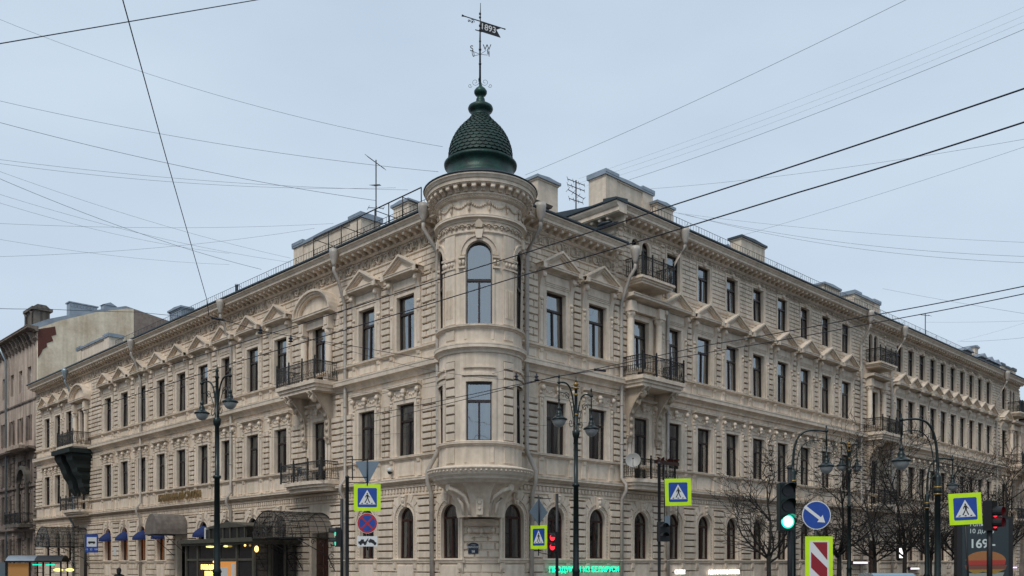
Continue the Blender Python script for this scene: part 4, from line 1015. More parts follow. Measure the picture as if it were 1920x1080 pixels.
# ------------------------------------------------------------------ neighbour with the yellow fire wall, left end
NF = T(CX, CY, 0) @ FL
NB = link('neighbour_building', None, None, NF, 'taller sooty old building with a yellow plaster fire wall at the far left', 'building')
xe = LX0-.05; zn = 22.2
m = MB(); nops = []
for k in range(10):
    c = xe-2.0-k*2.5
    for (a, b) in ((17.2, 19.2), (12.7, 14.9), (8.9, 11.0), (5.4, 8.0), (1.2, 4.0)): nops.append((c, a, b))
xs_ = sorted(set(c for c, a, b in nops))
for (z0, z1, a, b) in ((0, 4.8, 1.2, 4.0), (4.8, 8.5, 5.4, 8.0), (8.5, 11.8, 8.9, 11.0), (11.8, 16, 12.7, 14.9), (16, zn, 17.2, 19.2)):
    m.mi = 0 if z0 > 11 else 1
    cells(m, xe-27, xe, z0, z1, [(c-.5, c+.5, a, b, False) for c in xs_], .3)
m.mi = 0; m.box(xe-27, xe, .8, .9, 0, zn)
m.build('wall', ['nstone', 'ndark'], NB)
m = MB(); m.prof(xe-27, xe+.35, corn(zn-1.0, .3, .25)); m.prof(xe-27, xe+.5, corn(zn-.3, .4, .95))
for k in range(26): x = xe-.5-k; m.prof(x-.12, x+.12, [(0, zn-1.3), (-.2, zn-1.2), (-.5, zn-.5), (-.7, zn-.3), (0, zn-.3)])
for z, o in ((16.0, .1), (11.7, .7), (8.4, .2), (4.6, .35)): m.prof(xe-27, xe, corn(z, .25, o))
for x in (xe-.35, xe-3.3, xe-6.5):
    m.rust(x-.3, x+.3, .5, 11.5, .42, .6, .12, .06, .03)
for c in xs_:
    for (a, b) in ((8.9, 11.0), (5.4, 8.0), (1.2, 4.0), (12.7, 14.9)):
        m.box(c-.68, c-.5, 0, -.1, a, b); m.box(c+.5, c+.68, 0, -.1, a, b)
        if a < 12: m.rust(c-1.05, c-.72, a, b, .35, .4, .12, .05, .03)
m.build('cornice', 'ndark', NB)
for i, (c, a, b) in enumerate(nops[:30]):
    f = MB(); f.box(c-.5, c+.5, .24, .3, a, a+.07); f.box(c-.5, c-.42, .24, .3, a+.07, b); f.box(c+.42, c+.5, .24, .3, a+.07, b); f.box(c-.42, c+.42, .22, .3, a+(b-a)*.62, a+(b-a)*.68); f.box(c-.03, c+.03, .24, .3, a+.07, a+(b-a)*.62)
    fo = f.build('window', 'white' if a > 15 else 'frame', NB); g = MB(); g.poly([(c-.5, .28, a), (c+.5, .28, a), (c+.5, .28, b), (c-.5, .28, b)]); g.build('pane', 'shopglass', fo)
# arched sooty balcony bay
m = MB()
for k in range(14):
    a, b = pi*k/14, pi*(k+1)/14; zc = 9.0
    m.prism([(xe-2.9+1.45*cos(a), zc+1.45*sin(a)), (xe-2.9+1.45*cos(b), zc+1.45*sin(b)), (xe-2.9+1.1*cos(b), zc+1.1*sin(b)), (xe-2.9+1.1*cos(a), zc+1.1*sin(a))], 0, -.5)
for s in (-1, 1): m.lathe((xe-2.9+s*1.25, -.3, 0), [(.22, 5.4), (.17, 5.6), (.15, 8.8), (.25, 9.0)], 10)
m.build('arched_niche', 'grime', NB)
for (z, w2, mt_) in ((5.2, 2.2, 'grime'), (12.1, 2.0, 'nstone')):
    m = MB(); m.box(xe-2.9-w2, xe-2.9+w2, 0, -1.2, z-.3, z); bo = m.build('balcony', mt_, NB)
    if z < 9: railing(xe-2.9-w2+.05, xe-2.9+w2-.05, 0, -1.15, z, .95, 'iron', bo, None)
m = MB(); m.tube([(xe-7.9, -.95, zn-.2), (xe-7.9, -.3, zn-1.6), (xe-7.9, -.25, .2)], .10, 8); m.build('downpipe', 'bluepipe', NB)
# dormer turret at its corner
m = MB(); xa = xe-.7; m.box(xa-1.9, xa+.3, -.1, 1.2, zn, zn+1.75); m.box(xa-2.1, xa+.5, -.3, 1.4, zn+1.75, zn+2.0)
m.prof(xa-1.9, xa+.3, [(-.2, zn+2.0), (.2, zn+2.3), (.9, zn+2.3), (1.3, zn+2.0), (-.2, zn+2.0)])
for x in (xa-1.6, xa-.0): m.lathe((x, -.2, 0), [(.16, zn), (.12, zn+.2), (.11, zn+1.4), (.17, zn+1.6)], 8)
m.box(xa-3.6, xa-2.7, .2, 1, zn, zn+1.1)
m.build('roof_turret', 'grime', NB)
# fire wall (plane across, runs back from the street) + roof
GF = T(xe, 0, 0) @ RZ(pi/2)      # local x runs inwards from the street, faces the viewer
m = MB(); out = [(0, 10), (0, zn), (1.2, 22.85), (1.7, 23.15), (4.8, 24.5), (7.6, 25.4), (8.3, 25.5), (8.3, 10)]
m.prism(out, .0, -.3); m.build('fire_wall', 'yellow', NB, T(xe, 0, 0) @ RZ(pi/2) @ T(0, 0, 0))
m = MB(); m.prism([(8.3, 10), (8.3, 25.5), (17, 24.2), (17, 10)], 0, -.28); m.build('fire_wall', 'oldbrick', NB, T(xe, 0, 0) @ RZ(pi/2), label='bare grey brown brick part of the fire wall')
m = MB(); m.prism([(.0, 19.6), (.0, zn-.1), (1.4, zn+.4), (1.5, zn-.3), (1.1, zn-.5), (1.25, zn-.9), (.7, zn-1.2), (.75, zn-1.5), (.4, zn-1.8), (.25, zn-2.2)], -.3, -.335); m.build('bare_brick_patch', 'redbrick', NB, T(xe, 0, 0) @ RZ(pi/2))
m = MB(); m.prof(-27, -.3, [(-.6, zn+.1), (-.6, zn+.2), (1.0, zn+1.1), (4.8, 24.8), (7.8, 25.8), (17, 24.4), (17, zn), (-.6, zn+.1)]); m.build('roof', 'roofpale', NB, T(xe, 0, 0))
for (px, y, w2, h2) in ((163, 7.2, 2.0, 1.0), (203, 7.6, .9, 1.1)):
    x = xe-1.6 if px == 163 else xe-1.2
    m = MB(); yy = 4.6 if px == 163 else 7.6
    if px == 163:
        m.box(xe-1.9, xe-1.1, 3.1, 5.5, 24.2, 25.35); m.box(xe-2.0, xe-1.0, 3.0, 5.6, 25.35, 25.45)
        for k in range(8): m.box(xe-1.1, xe-1.06, 3.2+k*.28, 3.34+k*.28, 25.0, 25.2)
        m.build('ventilation_box', 'roofpale', NB)
    else:
        m.box(xe-1.6, xe-.9, 6.0, 7.1, 24.8, 25.7); m.prof(xe-1.7, xe-.8, [(5.9, 25.7), (6.6, 26.0), (7.2, 25.7), (5.9, 25.7)]); m.build('chimney', 'roofpale', NB)
# ------------------------------------------------------------------ building beyond the far right end
FB = link('far_building', None, None, T(CX, CY, 0) @ FR, 'dark reddish house across the side street at the far right end', 'building')
m = MB(); ops = []
cells(m, 84, 110, 0, 5, [(86+2.6*k, 87.1+2.6*k, 1.2, 3.9, False) for k in range(9)]); cells(m, 84, 110, 5, 11, [(86+2.6*k, 87.1+2.6*k, 6.5, 9, False) for k in range(9)]); cells(m, 84, 110, 11, 17.5, [(86+2.6*k, 87.1+2.6*k, 12, 14.6, False) for k in range(9)])
m.box(84, 110, .4, 12, 0, 17.5); m.prof(83.5, 110, corn(17.0, .6, .7)); m.prof(84, 110, corn(11, .4, .3)); m.build('wall', 'ndark', FB)
m = MB(); m.prof(83.4, 110, [(-.7, 17.6), (6, 20.5), (12, 17.6), (-.7, 17.6)]); m.build('roof', 'roof', FB)
m = MB(); m.box(83, 84.4, -1.4, 0, 11.4, 11.7); m.build('balcony', 'grime', FB)

# ------------------------------------------------------------------ unseen houses added opposite both fronts to darken lower panes and storeys
def opposite(fr, off, x0, x1, z, mat, label):
    r = link('added_opposite_building', None, None, T(CX, CY, 0) @ fr @ T(0, -off, 0), label, 'building')
    m = MB(); cs = [x0+2+k*3.0 for k in range(int((x1-x0-3)/3))]
    m.f = lambda x, y, z_: (x, -y, z_)
    for (a, b, c, d) in ((0, 5, 1.4, 4.0), (5, 9.5, 6, 8.5), (9.5, 14, 10.5, 13), (14, z, 14.8, 16.8)): cells(m, x0, x1, a, b, [(q-.6, q+.6, c, d, False) for q in cs])
    m.box(x0, x1, .3, 10, 0, z-.2); m.prof(x0-.3, x1+.3, corn(z-.5, .5, .6)); m.prof(x0, x1, corn(9.4, .3, .3)); m.build('wall', mat, r)
    m = MB(); m.f = lambda x, y, z_: (x, -y, z_); m.prof(x0, x1, [(-.6, z), (5, z+2.2), (10, z), (-.6, z)]); m.build('roof', 'roof', r)
opposite(FL, 29, -95, -6, 20.5, 'nstone', 'unseen grey beige house added opposite the left street front to darken its lower windows and storeys')
opposite(FR, 32, 8, 105, 20.5, 'oldbrick', 'unseen brown house added opposite the right street front to darken its lower windows and storeys')
# ------------------------------------------------------------------ ground
def plane(name, pts, z, mat, **kw):
    m = MB(); m.poly([(x, y, z) for x, y in pts]); return m.build(name, mat, None, None, kind='structure', **kw)
plane('ground', [(-900, -300), (900, -300), (900, 1500), (-900, 1500)], -.02, 'asphalt')
plane('road', [(-120, -12), (120, -12), (120, 150), (-120, 150)], -.014, 'asphalt')
def pw(fr, x0, x1, o0, o1):
    q = lambda x, o: tuple((C3+fr @ Vector((x, -o, 0)))[:2]); return [q(x0, o1), q(x1, o1), q(x1, o0), q(x0, o0)]
m = MB()
def slab(pts, z):
    a = [m.v(x, y, z) for x, y in pts]; b = [m.v(x, y, -.02) for x, y in pts]; m.face(a)
    for k in range(len(a)): m.face((a[k], a[(k+1) % len(a)], b[(k+1) % len(a)], b[k]))
pv = [tuple((C3+FL @ Vector((-90, -5, 0)))[:2]), tuple((C3+FL @ Vector((-2, -5, 0)))[:2]), tuple((C3+Vector((-2.2, -5.6, 0)))[:2]), tuple((C3+Vector((2.2, -5.6, 0)))[:2]), tuple((C3+FR @ Vector((2, -5, 0)))[:2]), tuple((C3+FR @ Vector((120, -5, 0)))[:2]), tuple((C3+FR @ Vector((120, 0, 0)))[:2]), tuple(C3[:2]), tuple((C3+FL @ Vector((-90, 0, 0)))[:2])]
slab(pv, .12); m.build('pavement', 'paving', kind='structure')
m = MB()
for a, b in zip(pv[:5], pv[1:6]):
    a, b = Vector((*a, 0)), Vector((*b, 0)); d = (b-a).normalized(); e = Vector((d.y, -d.x, 0))*.15
    q = [a, b, b+e, a+e]; t = [m.v(p.x, p.y, .13) for p in q]; u = [m.v(p.x, p.y, -.02) for p in q]; m.face(t)
    for k in range(4): m.face((t[k], t[(k+1) % 4], u[(k+1) % 4], u[k]))
m.build('kerb', 'granite', kind='structure')
m = MB()
for fr, s in ((FL, -1), (FR, 1)):
    for k in range(12):
        a = C3+fr @ Vector((s*4.5, -6.2-k*1.1, 0)); ux = fr @ Vector((1, 0, 0)); uy = fr @ Vector((0, -1, 0))
        m.poly([tuple(p+Vector((0, 0, -.008))) for p in (a, a+ux*s*3.4, a+ux*s*3.4+uy*.5, a+uy*.5)])
m.build('road_marking', 'paint', kind='structure')

# ------------------------------------------------------------------ trees (bare)
def tree_mesh(h, seed, spread=1.0, fork=.32):
    rr = random.Random(seed); mb = MB(); tr = MB()
    tr.tube([(0, 0, 0), (.03, .02, h*fork*.5), (0, 0, h*fork)], [.17, .125, .115], 8)
    def grow(p, d, L, r, lev):
        n = 4 if lev < 3 else 3; pts = [p]; rad = [r]; q = p
        for k in range(n):
            d = (d+Vector((rr.uniform(-.2, .2), rr.uniform(-.2, .2), rr.uniform(-.02, .16)))).normalized(); q = q+d*L/n; pts.append(q); rad.append(r*(1-.5*(k+1)/n))
            if lev < 5 and k >= (0 if lev > 0 else 1):
                for _ in range(2 if lev < 4 else 1):
                    a = rr.uniform(0, 2*pi); s = Vector((cos(a), sin(a), 0)); s = (s-d*s.dot(d)).normalized(); nd = (d*rr.uniform(.5, .9)+s*rr.uniform(.5, .95)*spread).normalized()
                    if rr.random() < (.9, .78, .62, .42, .0)[lev]: grow(q, nd, L*rr.uniform(.48, .72), max(rad[-1]*.66, .013), lev+1)
        mb.tube(pts, rad, 5 if lev < 2 else 3)
    nb = 6
    for k in range(nb):
        a = 2*pi*k/nb+rr.uniform(-.4, .4); t = k/nb
        grow(Vector((0, 0, h*fork*(.82+.2*t))), Vector((cos(a)*.75*spread, sin(a)*.75*spread, .62)).normalized(), h*rr.uniform(.26, .36), .062, 1)
    grow(Vector((0, 0, h*fork)), Vector((.02, 0, 1)), h*.5, .09, 0)
    return tr.mesh('trunk', 'bark'), mb.mesh('branches', 'bark')
TM = [tree_mesh(7.6, 11), tree_mesh(7.2, 12, 1.15), tree_mesh(8.2, 13, .9)]
tree_spots = [(1441, 6.2, 0, .90, 'bare street tree rising left of the green traffic light'), (1574, 6.2, 1, 1.02, 'bare street tree behind the round blue arrow sign'),
    (1697, 6.6, 2, 1.0, 'bare street tree between the blue arrow sign and the hooked lamps'), (1792, 6.4, 1, 1.05, 'bare street tree just behind the far right crossing sign'),
    (1876, 9.0, 0, 1.12, 'bare tree behind the red pedestrian light at the right edge'), (1640, 5.2, 1, .98, 'bare street tree in front of the second balcony bay of the right street'),
    (1745, 5.4, 0, 1.0, 'bare street tree behind the two hooked lamp posts'), (1840, 5.2, 2, 1.0, 'bare street tree half hidden behind the dark advertising screen')]
for i, (px, off, k, s, lab) in enumerate(tree_spots):
    x = onwall('R', px, -off); p = C3+FR @ Vector((x, -off, 0))
    t = empty('bare_tree', T(*p) @ RZ(i*1.3) @ Matrix.Scale(s*.95, 4), lab, 'tree', 'bare trees along the right street')
    link('trunk', TM[k][0], t); link('branches', TM[k][1], t)

# ------------------------------------------------------------------ lamps
def lantern(mb, gb, x, y, z, s=1.0):
    """bell shade hanging under (x,y,z)"""
    mb.lathe((x, y, z), [(.03*s, .0), (.05*s, -.05*s), (.025*s, -.09*s), (.03*s, -.30*s), (.07*s, -.34*s), (.09*s, -.42*s), (.06*s, -.46*s), (.10*s, -.52*s), (.13*s, -.60*s), (.12*s, -.66*s), (.20*s, -.72*s), (.30*s, -.78*s), (.33*s, -.80*s), (.33*s, -.84*s), (.2*s, -.84*s)], 16)
    gb.lathe((x, y, z), [(.27*s, -.84*s), (.26*s, -.92*s), (.21*s, -1.02*s), (.13*s, -1.10*s), (.03*s, -1.13*s)], 16)
    return z-1.13*s
def arm_curve(p0, p1, p2, p3, n=12):
    return [((1-t)**3*Vector(p0)+3*(1-t)**2*t*Vector(p1)+3*(1-t)*t*t*Vector(p2)+t**3*Vector(p3)) for t in [k/n for k in range(n+1)]]
def lamp_post(loc, h, arms, za, gold, label, group, s=1.0, base_r=.075, mat='lampgreen'):
    """arms: list of (dx, dy, top z, hang z)"""
    r = empty('street_lamp', loc, label, 'street lamp', group)
    m = MB(); m.lathe((0, 0, 0), [(.26, 0), (.26, .12), (.2, .2), (.17, .9), (.2, .95), (.13, 1.05), (.12, 1.4), (.15, 1.45), (base_r+.03, 1.55), (base_r+.01, za-1.9), (base_r+.05, za-1.88), (base_r+.05, za-1.8), (base_r, za-1.78), (base_r-.005, za-.25), (base_r+.03, za-.2), (base_r+.05, za-.1), (base_r+.05, za), (base_r-.02, za+.05), (.05, h-.45), (.075, h-.42), (.05, h-.36), (.04, h-.25), (.06, h-.2), (.02, h-.12), (.008, h)], 12)
    m.build('pole', mat, r)
    if gold:
        g = MB()
        for z, rr in ((za-1.84, .10), (za-.1, .10), (za+.55, .07), (h-.62, .07), (h-.40, .10)): g.lathe((0, 0, z), [(rr*.7, -.04), (rr*1.15, 0), (rr*.7, .04)], 12)
        g.lathe((0, 0, h-.34), [(.04, 0), (.10, .06), (.05, .14), (.01, .2)], 10); g.build('gilded_ring', 'gold', r)
    for (dx, dy, zt, zh) in arms:
        m = MB(); L = sqrt(dx*dx+dy*dy); u = Vector((dx/L, dy/L, 0))
        P_ = lambda d, z: u*d+Vector((0, 0, z))
        m.tube(arm_curve(P_(.04, za), P_(.10, zt-.1), P_(L*.35, zt+.12), P_(L, zt)), .028, 6)
        m.tube(arm_curve(P_(.08, za-.45), P_(.1, zt-.6), P_(L*.45, zt-.2), P_(L*.98, zt-.35), 10), .014, 5)
        m.tube([P_(L, zt+.16), P_(L, zh)], .022, 6); m.ball(tuple(P_(L, zt)), .07, .07, .05); m.ball(tuple(P_(L, zt+.2)), .035, .035, .07)
        cc = P_(L*.55, zt-.42)
        m.tube([cc+u*(.15*(1-.07*j)*cos(j*.65))+Vector((0, 0, .15*(1-.07*j)*sin(j*.65))) for j in range(12)], .012, 4)
        cc = P_(L*.30, za+.25)
        m.tube([cc+u*(.12*(1-.07*j)*cos(3+j*.65))+Vector((0, 0, .16*(1-.07*j)*sin(3+j*.65))) for j in range(12)], .012, 4)
        a = m.build('arm', mat, r)
        m = MB(); gb = MB(); p = P_(L, zh); lantern(m, gb, p.x, p.y, p.z, s); l = m.build('lantern', mat, r); gb.build('glass_bowl', 'bowl', l)
    return r
def pz(py, D): return 1.7+(1057-py)*D/FX
G1 = 'two-armed street lamps'
D = 28.6; lamp_post((at(407, 0, D)[0], D, 0), pz(683, D), [(.60, -.6, pz(712, D), pz(724, D)), (-.68, .6, pz(712, D), pz(733, D))], pz(785, D), False, 'tall black two-armed street lamp in front of the left street front', G1, .74)
D = 30.8; lamp_post((at(1080, 0, D)[0], D, 0), pz(706, D), [(-.60, -.45, pz(722, D), pz(752, D)), (.56, .45, pz(738, D), pz(762, D))], pz(808, D), True, 'two-armed street lamp with gilded rings just right of the turret', G1, .85)
D = 45.5; lamp_post((at(1592, 0, D)[0], D, 0), pz(822, D), [(-.5, -.3, pz(832, D), pz(850, D)), (.5, .3, pz(832, D), pz(850, D))], pz(880, D), True, 'smaller two-armed street lamp among the bare trees', G1, .8)
def hook_lamp(loc, h, dx, dy, za, zh, label, s=.8):
    r = empty('street_lamp', loc, label, 'street lamp', 'hooked single street lamps')
    m = MB(); m.lathe((0, 0, 0), [(.22, 0), (.22, .15), (.15, .3), (.14, 1.1), (.17, 1.15), (.095, 1.3), (.08, za-.5), (.12, za-.46), (.12, za-.36), (.085, za-.3), (.10, za), (.06, za+.1)], 12); m.build('pole', 'lampgreen', r)
    g = MB(); g.lathe((0, 0, za-.3), [(.10, -.03), (.13, 0), (.10, .03)], 12); g.lathe((0, 0, za-.5), [(.10, -.03), (.13, 0), (.10, .03)], 12); g.build('gilded_ring', 'gold', r)
    L = sqrt(dx*dx+dy*dy); u = Vector((dx/L, dy/L, 0)); P_ = lambda d, z: u*d+Vector((0, 0, z))
    m = MB(); m.tube([P_(0, za)]+arm_curve(P_(0, za), P_(-.02, h-.05), P_(L*.25, h+.08), P_(L*1.0, h-.08), 16), [.05]+[.045-.018*k/16 for k in range(17)], 8)
    m.tube(arm_curve(P_(.12, za-.1), P_(.1, h-.5), P_(L*.35, h-.22), P_(L*.98, h-.42), 12), .016, 5)
    for k in range(6): t = (k+1)/8; m.tube([P_(L*t*.9+.02, h-.12-.9*(1-t)**3), P_(L*t*.9+.1, h-.42-.7*(1-t)**3)], .008, 4)
    cc = P_(.25, za+.1); m.tube([cc+u*(.14*(1-.07*j)*cos(3+j*.65))+Vector((0, 0, .16*(1-.07*j)*sin(3+j*.65))) for j in range(12)], .014, 4)
    m.tube([P_(L, h+.12), P_(L, zh)], .025, 6); m.ball(tuple(P_(L, h-.06)), .07, .07, .06); m.build('arm', 'lampgreen', r)
    m = MB(); gb = MB(); p = P_(L, zh); lantern(m, gb, p.x, p.y, p.z, s); l = m.build('lantern', 'lampgreen', r); gb.build('glass_bowl', 'bowl', l)
    return r
D = 30; hook_lamp((at(1487, 0, D)[0], D, 0), pz(806, D), 1.05, -.15, pz(885, D), pz(838, D), 'hooked street lamp curving right above the green traffic light')
D = 27; hook_lamp((at(1758, 0, D)[0], D, 0), pz(785, D), -1.17, -.2, pz(895, D), pz(822, D), 'nearer hooked street lamp curving left with the larger lantern', .85)
D = 38; hook_lamp((at(1738, 0, D)[0], D, 0), pz(858, D), 1.12, .1, pz(930, D), pz(882, D), 'farther hooked street lamp curving right behind the crossing sign', .75)

# ------------------------------------------------------------------ signs
def pedsign_parts(r, s, mt=Matrix()):
    f = s*.64; b = s*.46
    m = MB(); m.box(-f, f, .0, .012, -f, f); p = m.build('plate', 'signlime', r, mt)
    m = MB(); m.box(-f, f, .013, .022, -f, f); m.build('backing', 'signback', r, mt)
    m = MB(); q = b; c = .04*s; m.prism([(-q+c, -q), (q-c, -q), (q, -q+c), (q, q-c), (q-c, q), (-q+c, q), (-q, q-c), (-q, -q+c)], 0, -.004); m.build('blue_panel', 'signblue', r, mt)
    m = MB(); m.prism([(-.40*s, -.33*s), (.40*s, -.33*s), (0, .37*s)], -.004, -.007); m.build('white_triangle', 'signwhite', r, mt)
    m = MB(); k = s
    def pg(pts): m.prism([(x*k, z*k) for x, z in pts], -.007, -.010)
    m.prism([(.0+.034*k*cos(a*pi/5), .185*k+.036*k*sin(a*pi/5)) for a in range(10)], -.007, -.010)
    pg([(-.035, .14), (.045, .145), (.06, .02), (.05, -.03), (-.02, -.03), (-.03, .04)])
    pg([(-.02, -.03), (.02, -.03), (-.03, -.15), (-.09, -.26), (-.135, -.24), (-.075, -.14)])
    pg([(.01, -.03), (.052, -.03), (.085, -.13), (.135, -.235), (.10, -.26), (.045, -.15)])
    pg([(-.035, .14), (-.085, .07), (-.095, .0), (-.07, -.01), (-.05, .06), (-.02, .09)])
    pg([(.045, .145), (.09, .06), (.14, .02), (.125, -.0), (.075, .035), (.03, .09)])
    for x in (-.25, -.02, .21): pg([(x-.05, -.30), (x+.03, -.30), (x+.055, -.255), (x-.0, -.255)]) if abs(x) > .1 else pg([(x-.03, -.30), (x+.06, -.30), (x+.04, -.255), (x-.02, -.255)])
    m.build('pictogram', 'black', r, mt)
def post(x, D, h, r, mat, parent):
    m = MB(); m.lathe((0, 0, 0), [(r*1.5, 0), (r*1.5, .3), (r, .4), (r, h-.05), (r*1.15, h-.04), (r*1.15, h), (.01, h+.03)], 10); return m.build('pole', mat, parent)
# 1 sign pole near the left balcony: crossing sign, no-stopping disc, tow plate, back of the give-way triangle
D = 27.5; x0 = at(651, 0, D)[0]
pole = empty('signpost', (x0, D, 0), 'black post with two side brackets standing left of the no stopping sign', 'post'); post(0, 0, pz(893, D), .055, 'black', pole)
gx = at(689, 0, D)[0]-x0
m = MB()
for z in (pz(862, D), pz(895, D), pz(1023, D), pz(905, D)): m.tube([(0, 0, z), (gx, -.02, z)], .016, 5)
m.tube([(gx, .0, pz(1032, D)), (gx, .0, pz(860, D))], .022, 6); m.tube([(.16, 0, pz(855, D)), (.16, 0, pz(900, D))], .018, 5); m.build('bracket', 'black', pole)
L0 = (x0+gx, D-.04)
s1 = empty('crossing_sign', T(L0[0], L0[1], pz(933, D)) @ RZ(.06), 'lime framed blue pedestrian crossing sign above the no stopping disc', 'road sign', 'pedestrian crossing signs'); pedsign_parts(s1, .63)
s = empty('no_stopping_sign', T(L0[0], L0[1], pz(981, D)), 'round blue sign with red ring and red cross above a tow truck plate', 'road sign')
def disc(mb, r, y0, y1, n=32, cx=0, cz=0): mb.prism([(cx+r*cos(2*pi*k/n), cz+r*sin(2*pi*k/n)) for k in range(n)], y0, y1)
m = MB(); disc(m, .31, .012, 0); m.build('rim', 'signwhite', s)
m = MB(); disc(m, .298, 0, -.003); [None]; m.build('red_ring', 'signred', s)
m = MB(); disc(m, .243, -.003, -.006); m.build('blue_face', 'signblue', s)
m = MB()
for a in (pi/4, -pi/4):
    c, s_ = cos(a), sin(a); L = .25; w2 = .024; m.prism([(c*L-s_*w2, s_*L+c*w2), (-c*L-s_*w2, -s_*L+c*w2), (-c*L+s_*w2, -s_*L-c*w2), (c*L+s_*w2, s_*L-c*w2)], -.006, -.009 if a > 0 else -.0095)
m.build('red_cross', 'signred', s)
s = empty('tow_plate', T(L0[0], L0[1], pz(1015, D)), 'small white plate with a black tow truck below the no stopping disc', 'road sign')
m = MB(); m.box(-.31, .31, 0, .012, -.155, .155); m.build('plate', 'signwhite', s)
m = MB(); m.prism([(-.27, -.07), (-.27, -.0), (-.22, .0), (-.18, .06), (-.10, .06), (-.10, .0), (-.05, .0), (.02, .09), (.04, .08), (-.01, -.02), (-.02, -.07)], 0, -.004)
m.prism([(.0, .03), (.05, .02), (.09, .08), (.20, .04), (.24, -.02), (.28, -.04), (.27, -.09), (.20, -.08), (.1, -.03), (.02, .0)], 0, -.004)
for x, z in ((-.2, -.08), (-.07, -.08), (.08, -.01), (.23, -.08)): disc(m, .035, 0, -.006, 12, x, z)
m.build('tow_truck_symbol', 'black', s)
s = empty('give_way_sign', T(L0[0], L0[1]+.02, pz(886, D)), 'grey back of a downward pointing triangular sign on top of the signpost', 'road sign')
m = MB(); m.prism([(-.36, .30), (-.33, .34), (.33, .34), (.36, .30), (.03, -.32), (-.03, -.32)], 0, .012); m.build('plate', 'signback', s)
m = MB(); m.tube([(0, -.02, .36), (0, -.02, -.40)], .02, 6); m.build('mounting_rail', 'black', s)
# camera (cctv) on the wall
p = C3+FL @ Vector((onwall('L', 731, -.25), -.25, 0)); s = empty('security_camera', (p.x, p.y, pz(883, p.y)), 'white dome security camera on the wall beside the give way sign', 'camera')
m = MB(); m.lathe((0, 0, 0), [(.05, .16), (.12, .12), (.14, 0), (.12, -.04)], 14); m.box(-.03, .03, .0, .35, .08, .14); m.build('housing', 'white', s)
m = MB(); m.ball((0, 0, -.05), .11, .11, .12, 12, 8); m.build('dome', 'black', s)
# pedestrian light seen edge-on left of the post
def ped_light(loc, rz, label, lit, h=.62, lampmat=None, pole_h=None, both=True):
    s = empty('pedestrian_light', T(*loc) @ RZ(rz), label, 'traffic light')
    m = MB(); m.box(-.15, .15, 0, .16, -h/2, h/2); m.build('housing', 'black', s)
    for z in (.155, -.155):
        m = MB(); m.tube([(.14*cos(a*pi/8), -.0, z+.14*sin(a*pi/8)) for a in range(9)], .008, 4)
        for a in range(8): m.poly([(.14*cos(a*pi/8), 0, z+.14*sin(a*pi/8)), (.14*cos((a+1)*pi/8), 0, z+.14*sin((a+1)*pi/8)), (.14*cos((a+1)*pi/8), -.18, z+.14*sin((a+1)*pi/8)), (.14*cos(a*pi/8), -.22, z+.14*sin(a*pi/8))])
        v = m.build('visor', 'black', s)
        m = MB(); disc(m, .12, 0, -.012, 16, 0, z); m.build('lens', lit if (both or z > 0) else 'black', s)
    if pole_h: m = MB(); m.tube([(0, .2, -loc[2]), (0, .2, pole_h-loc[2])], .05, 8); m.build('pole', 'black', s)
    return s
D = 29; ped_light(at(629, 1007, D), radians(-72), 'black pedestrian light with green lamps seen from the side, beside the iron canopy', 'greendim', pole_h=pz(935, D))
# 2 small crossing sign, diamond back and red pedestrian light right of the turret base
D = 29.5; x0 = at(1010, 0, D)[0]
s = empty('crossing_sign', T(x0, D, pz(1007, D)) @ RZ(radians(-48)), 'narrow looking crossing sign turned away, below a grey diamond back', 'road sign', 'pedestrian crossing signs'); pedsign_parts(s, .60)
s = empty('priority_sign', T(x0, D, pz(960, D)) @ RZ(radians(35)), 'grey back of a diamond shaped sign above the narrow crossing sign', 'road sign')
m = MB(); m.prism([(-.37, 0), (0, -.42), (.37, 0), (0, .42)], 0, .012); m.build('plate', 'signback', s)
m = MB(); m.tube([(0, -.03, .42), (0, -.03, -.44)], .022, 6); m.build('mounting_rail', 'black', s)
D = 30; ped_light(at(1036, 1016, D), radians(-50), 'black pedestrian light with red figures beside the narrow crossing sign', 'redlamp', pole_h=pz(925, D), h=.66)
m = MB(); xx = at(1033, 0, D)[0]; m.tube([(xx, D+.15, pz(934, D)), (x0+.05, 29.6, pz(936, D))], .014, 5); m.tube([(xx, D+.15, pz(1040, D)), (x0, 29.6, pz(1036, D))], .014, 5); m.tube([(x0, 29.62, pz(1042, D)), (x0, 29.62, pz(930, D))], .02, 6)
m.build('sign_bracket', 'black', label='thin black bracket rods joining the diamond sign to the signal pole', cat='bracket')
# 3 big crossing sign on a post in front of the right balcony bay
D = 29.5; xp = at(1236, 0, D)[0]
pole = empty('signpost', (xp, D, 0), 'black post in front of the right balcony bay carrying a crossing sign on rods', 'post'); post(0, 0, pz(868, D), .05, 'black', pole)
m = MB(); gx = at(1256, 0, D)[0]-xp
for z in (pz(893, D), pz(905, D), pz(940, D)): m.tube([(0, 0, z), (gx+.2, -.02, z)], .014, 5)
m.tube([(.17, 0, pz(870, D)), (.17, 0, pz(990, D))], .016, 5); m.tube([(gx+.26, 0, pz(890, D)), (gx+.26, 0, pz(985, D))], .014, 5); m.build('bracket', 'black', pole)
s = empty('crossing_sign', T(at(1271, 0, D)[0], D-.05, pz(923, D)) @ RZ(radians(8)) @ Matrix.Rotation(radians(-1.5), 4, 'Y'), 'large crossing sign mounted right of the post before the flowered balcony', 'road sign', 'pedestrian crossing signs'); pedsign_parts(s, .69)
s = empty('pedestrian_light', T(xp+.1, D-.15, pz(997, D)) @ RZ(radians(20)), 'dark pedestrian light on the post below the large crossing sign', 'traffic light')
m = MB(); m.box(-.16, .2, -.1, .12, -.32, .32); m.build('housing', 'black', s)
m = MB(); m.box(.0, .19, -.12, -.10, .2, .5); m.build('info_plate', 'signback', s)
m = MB()
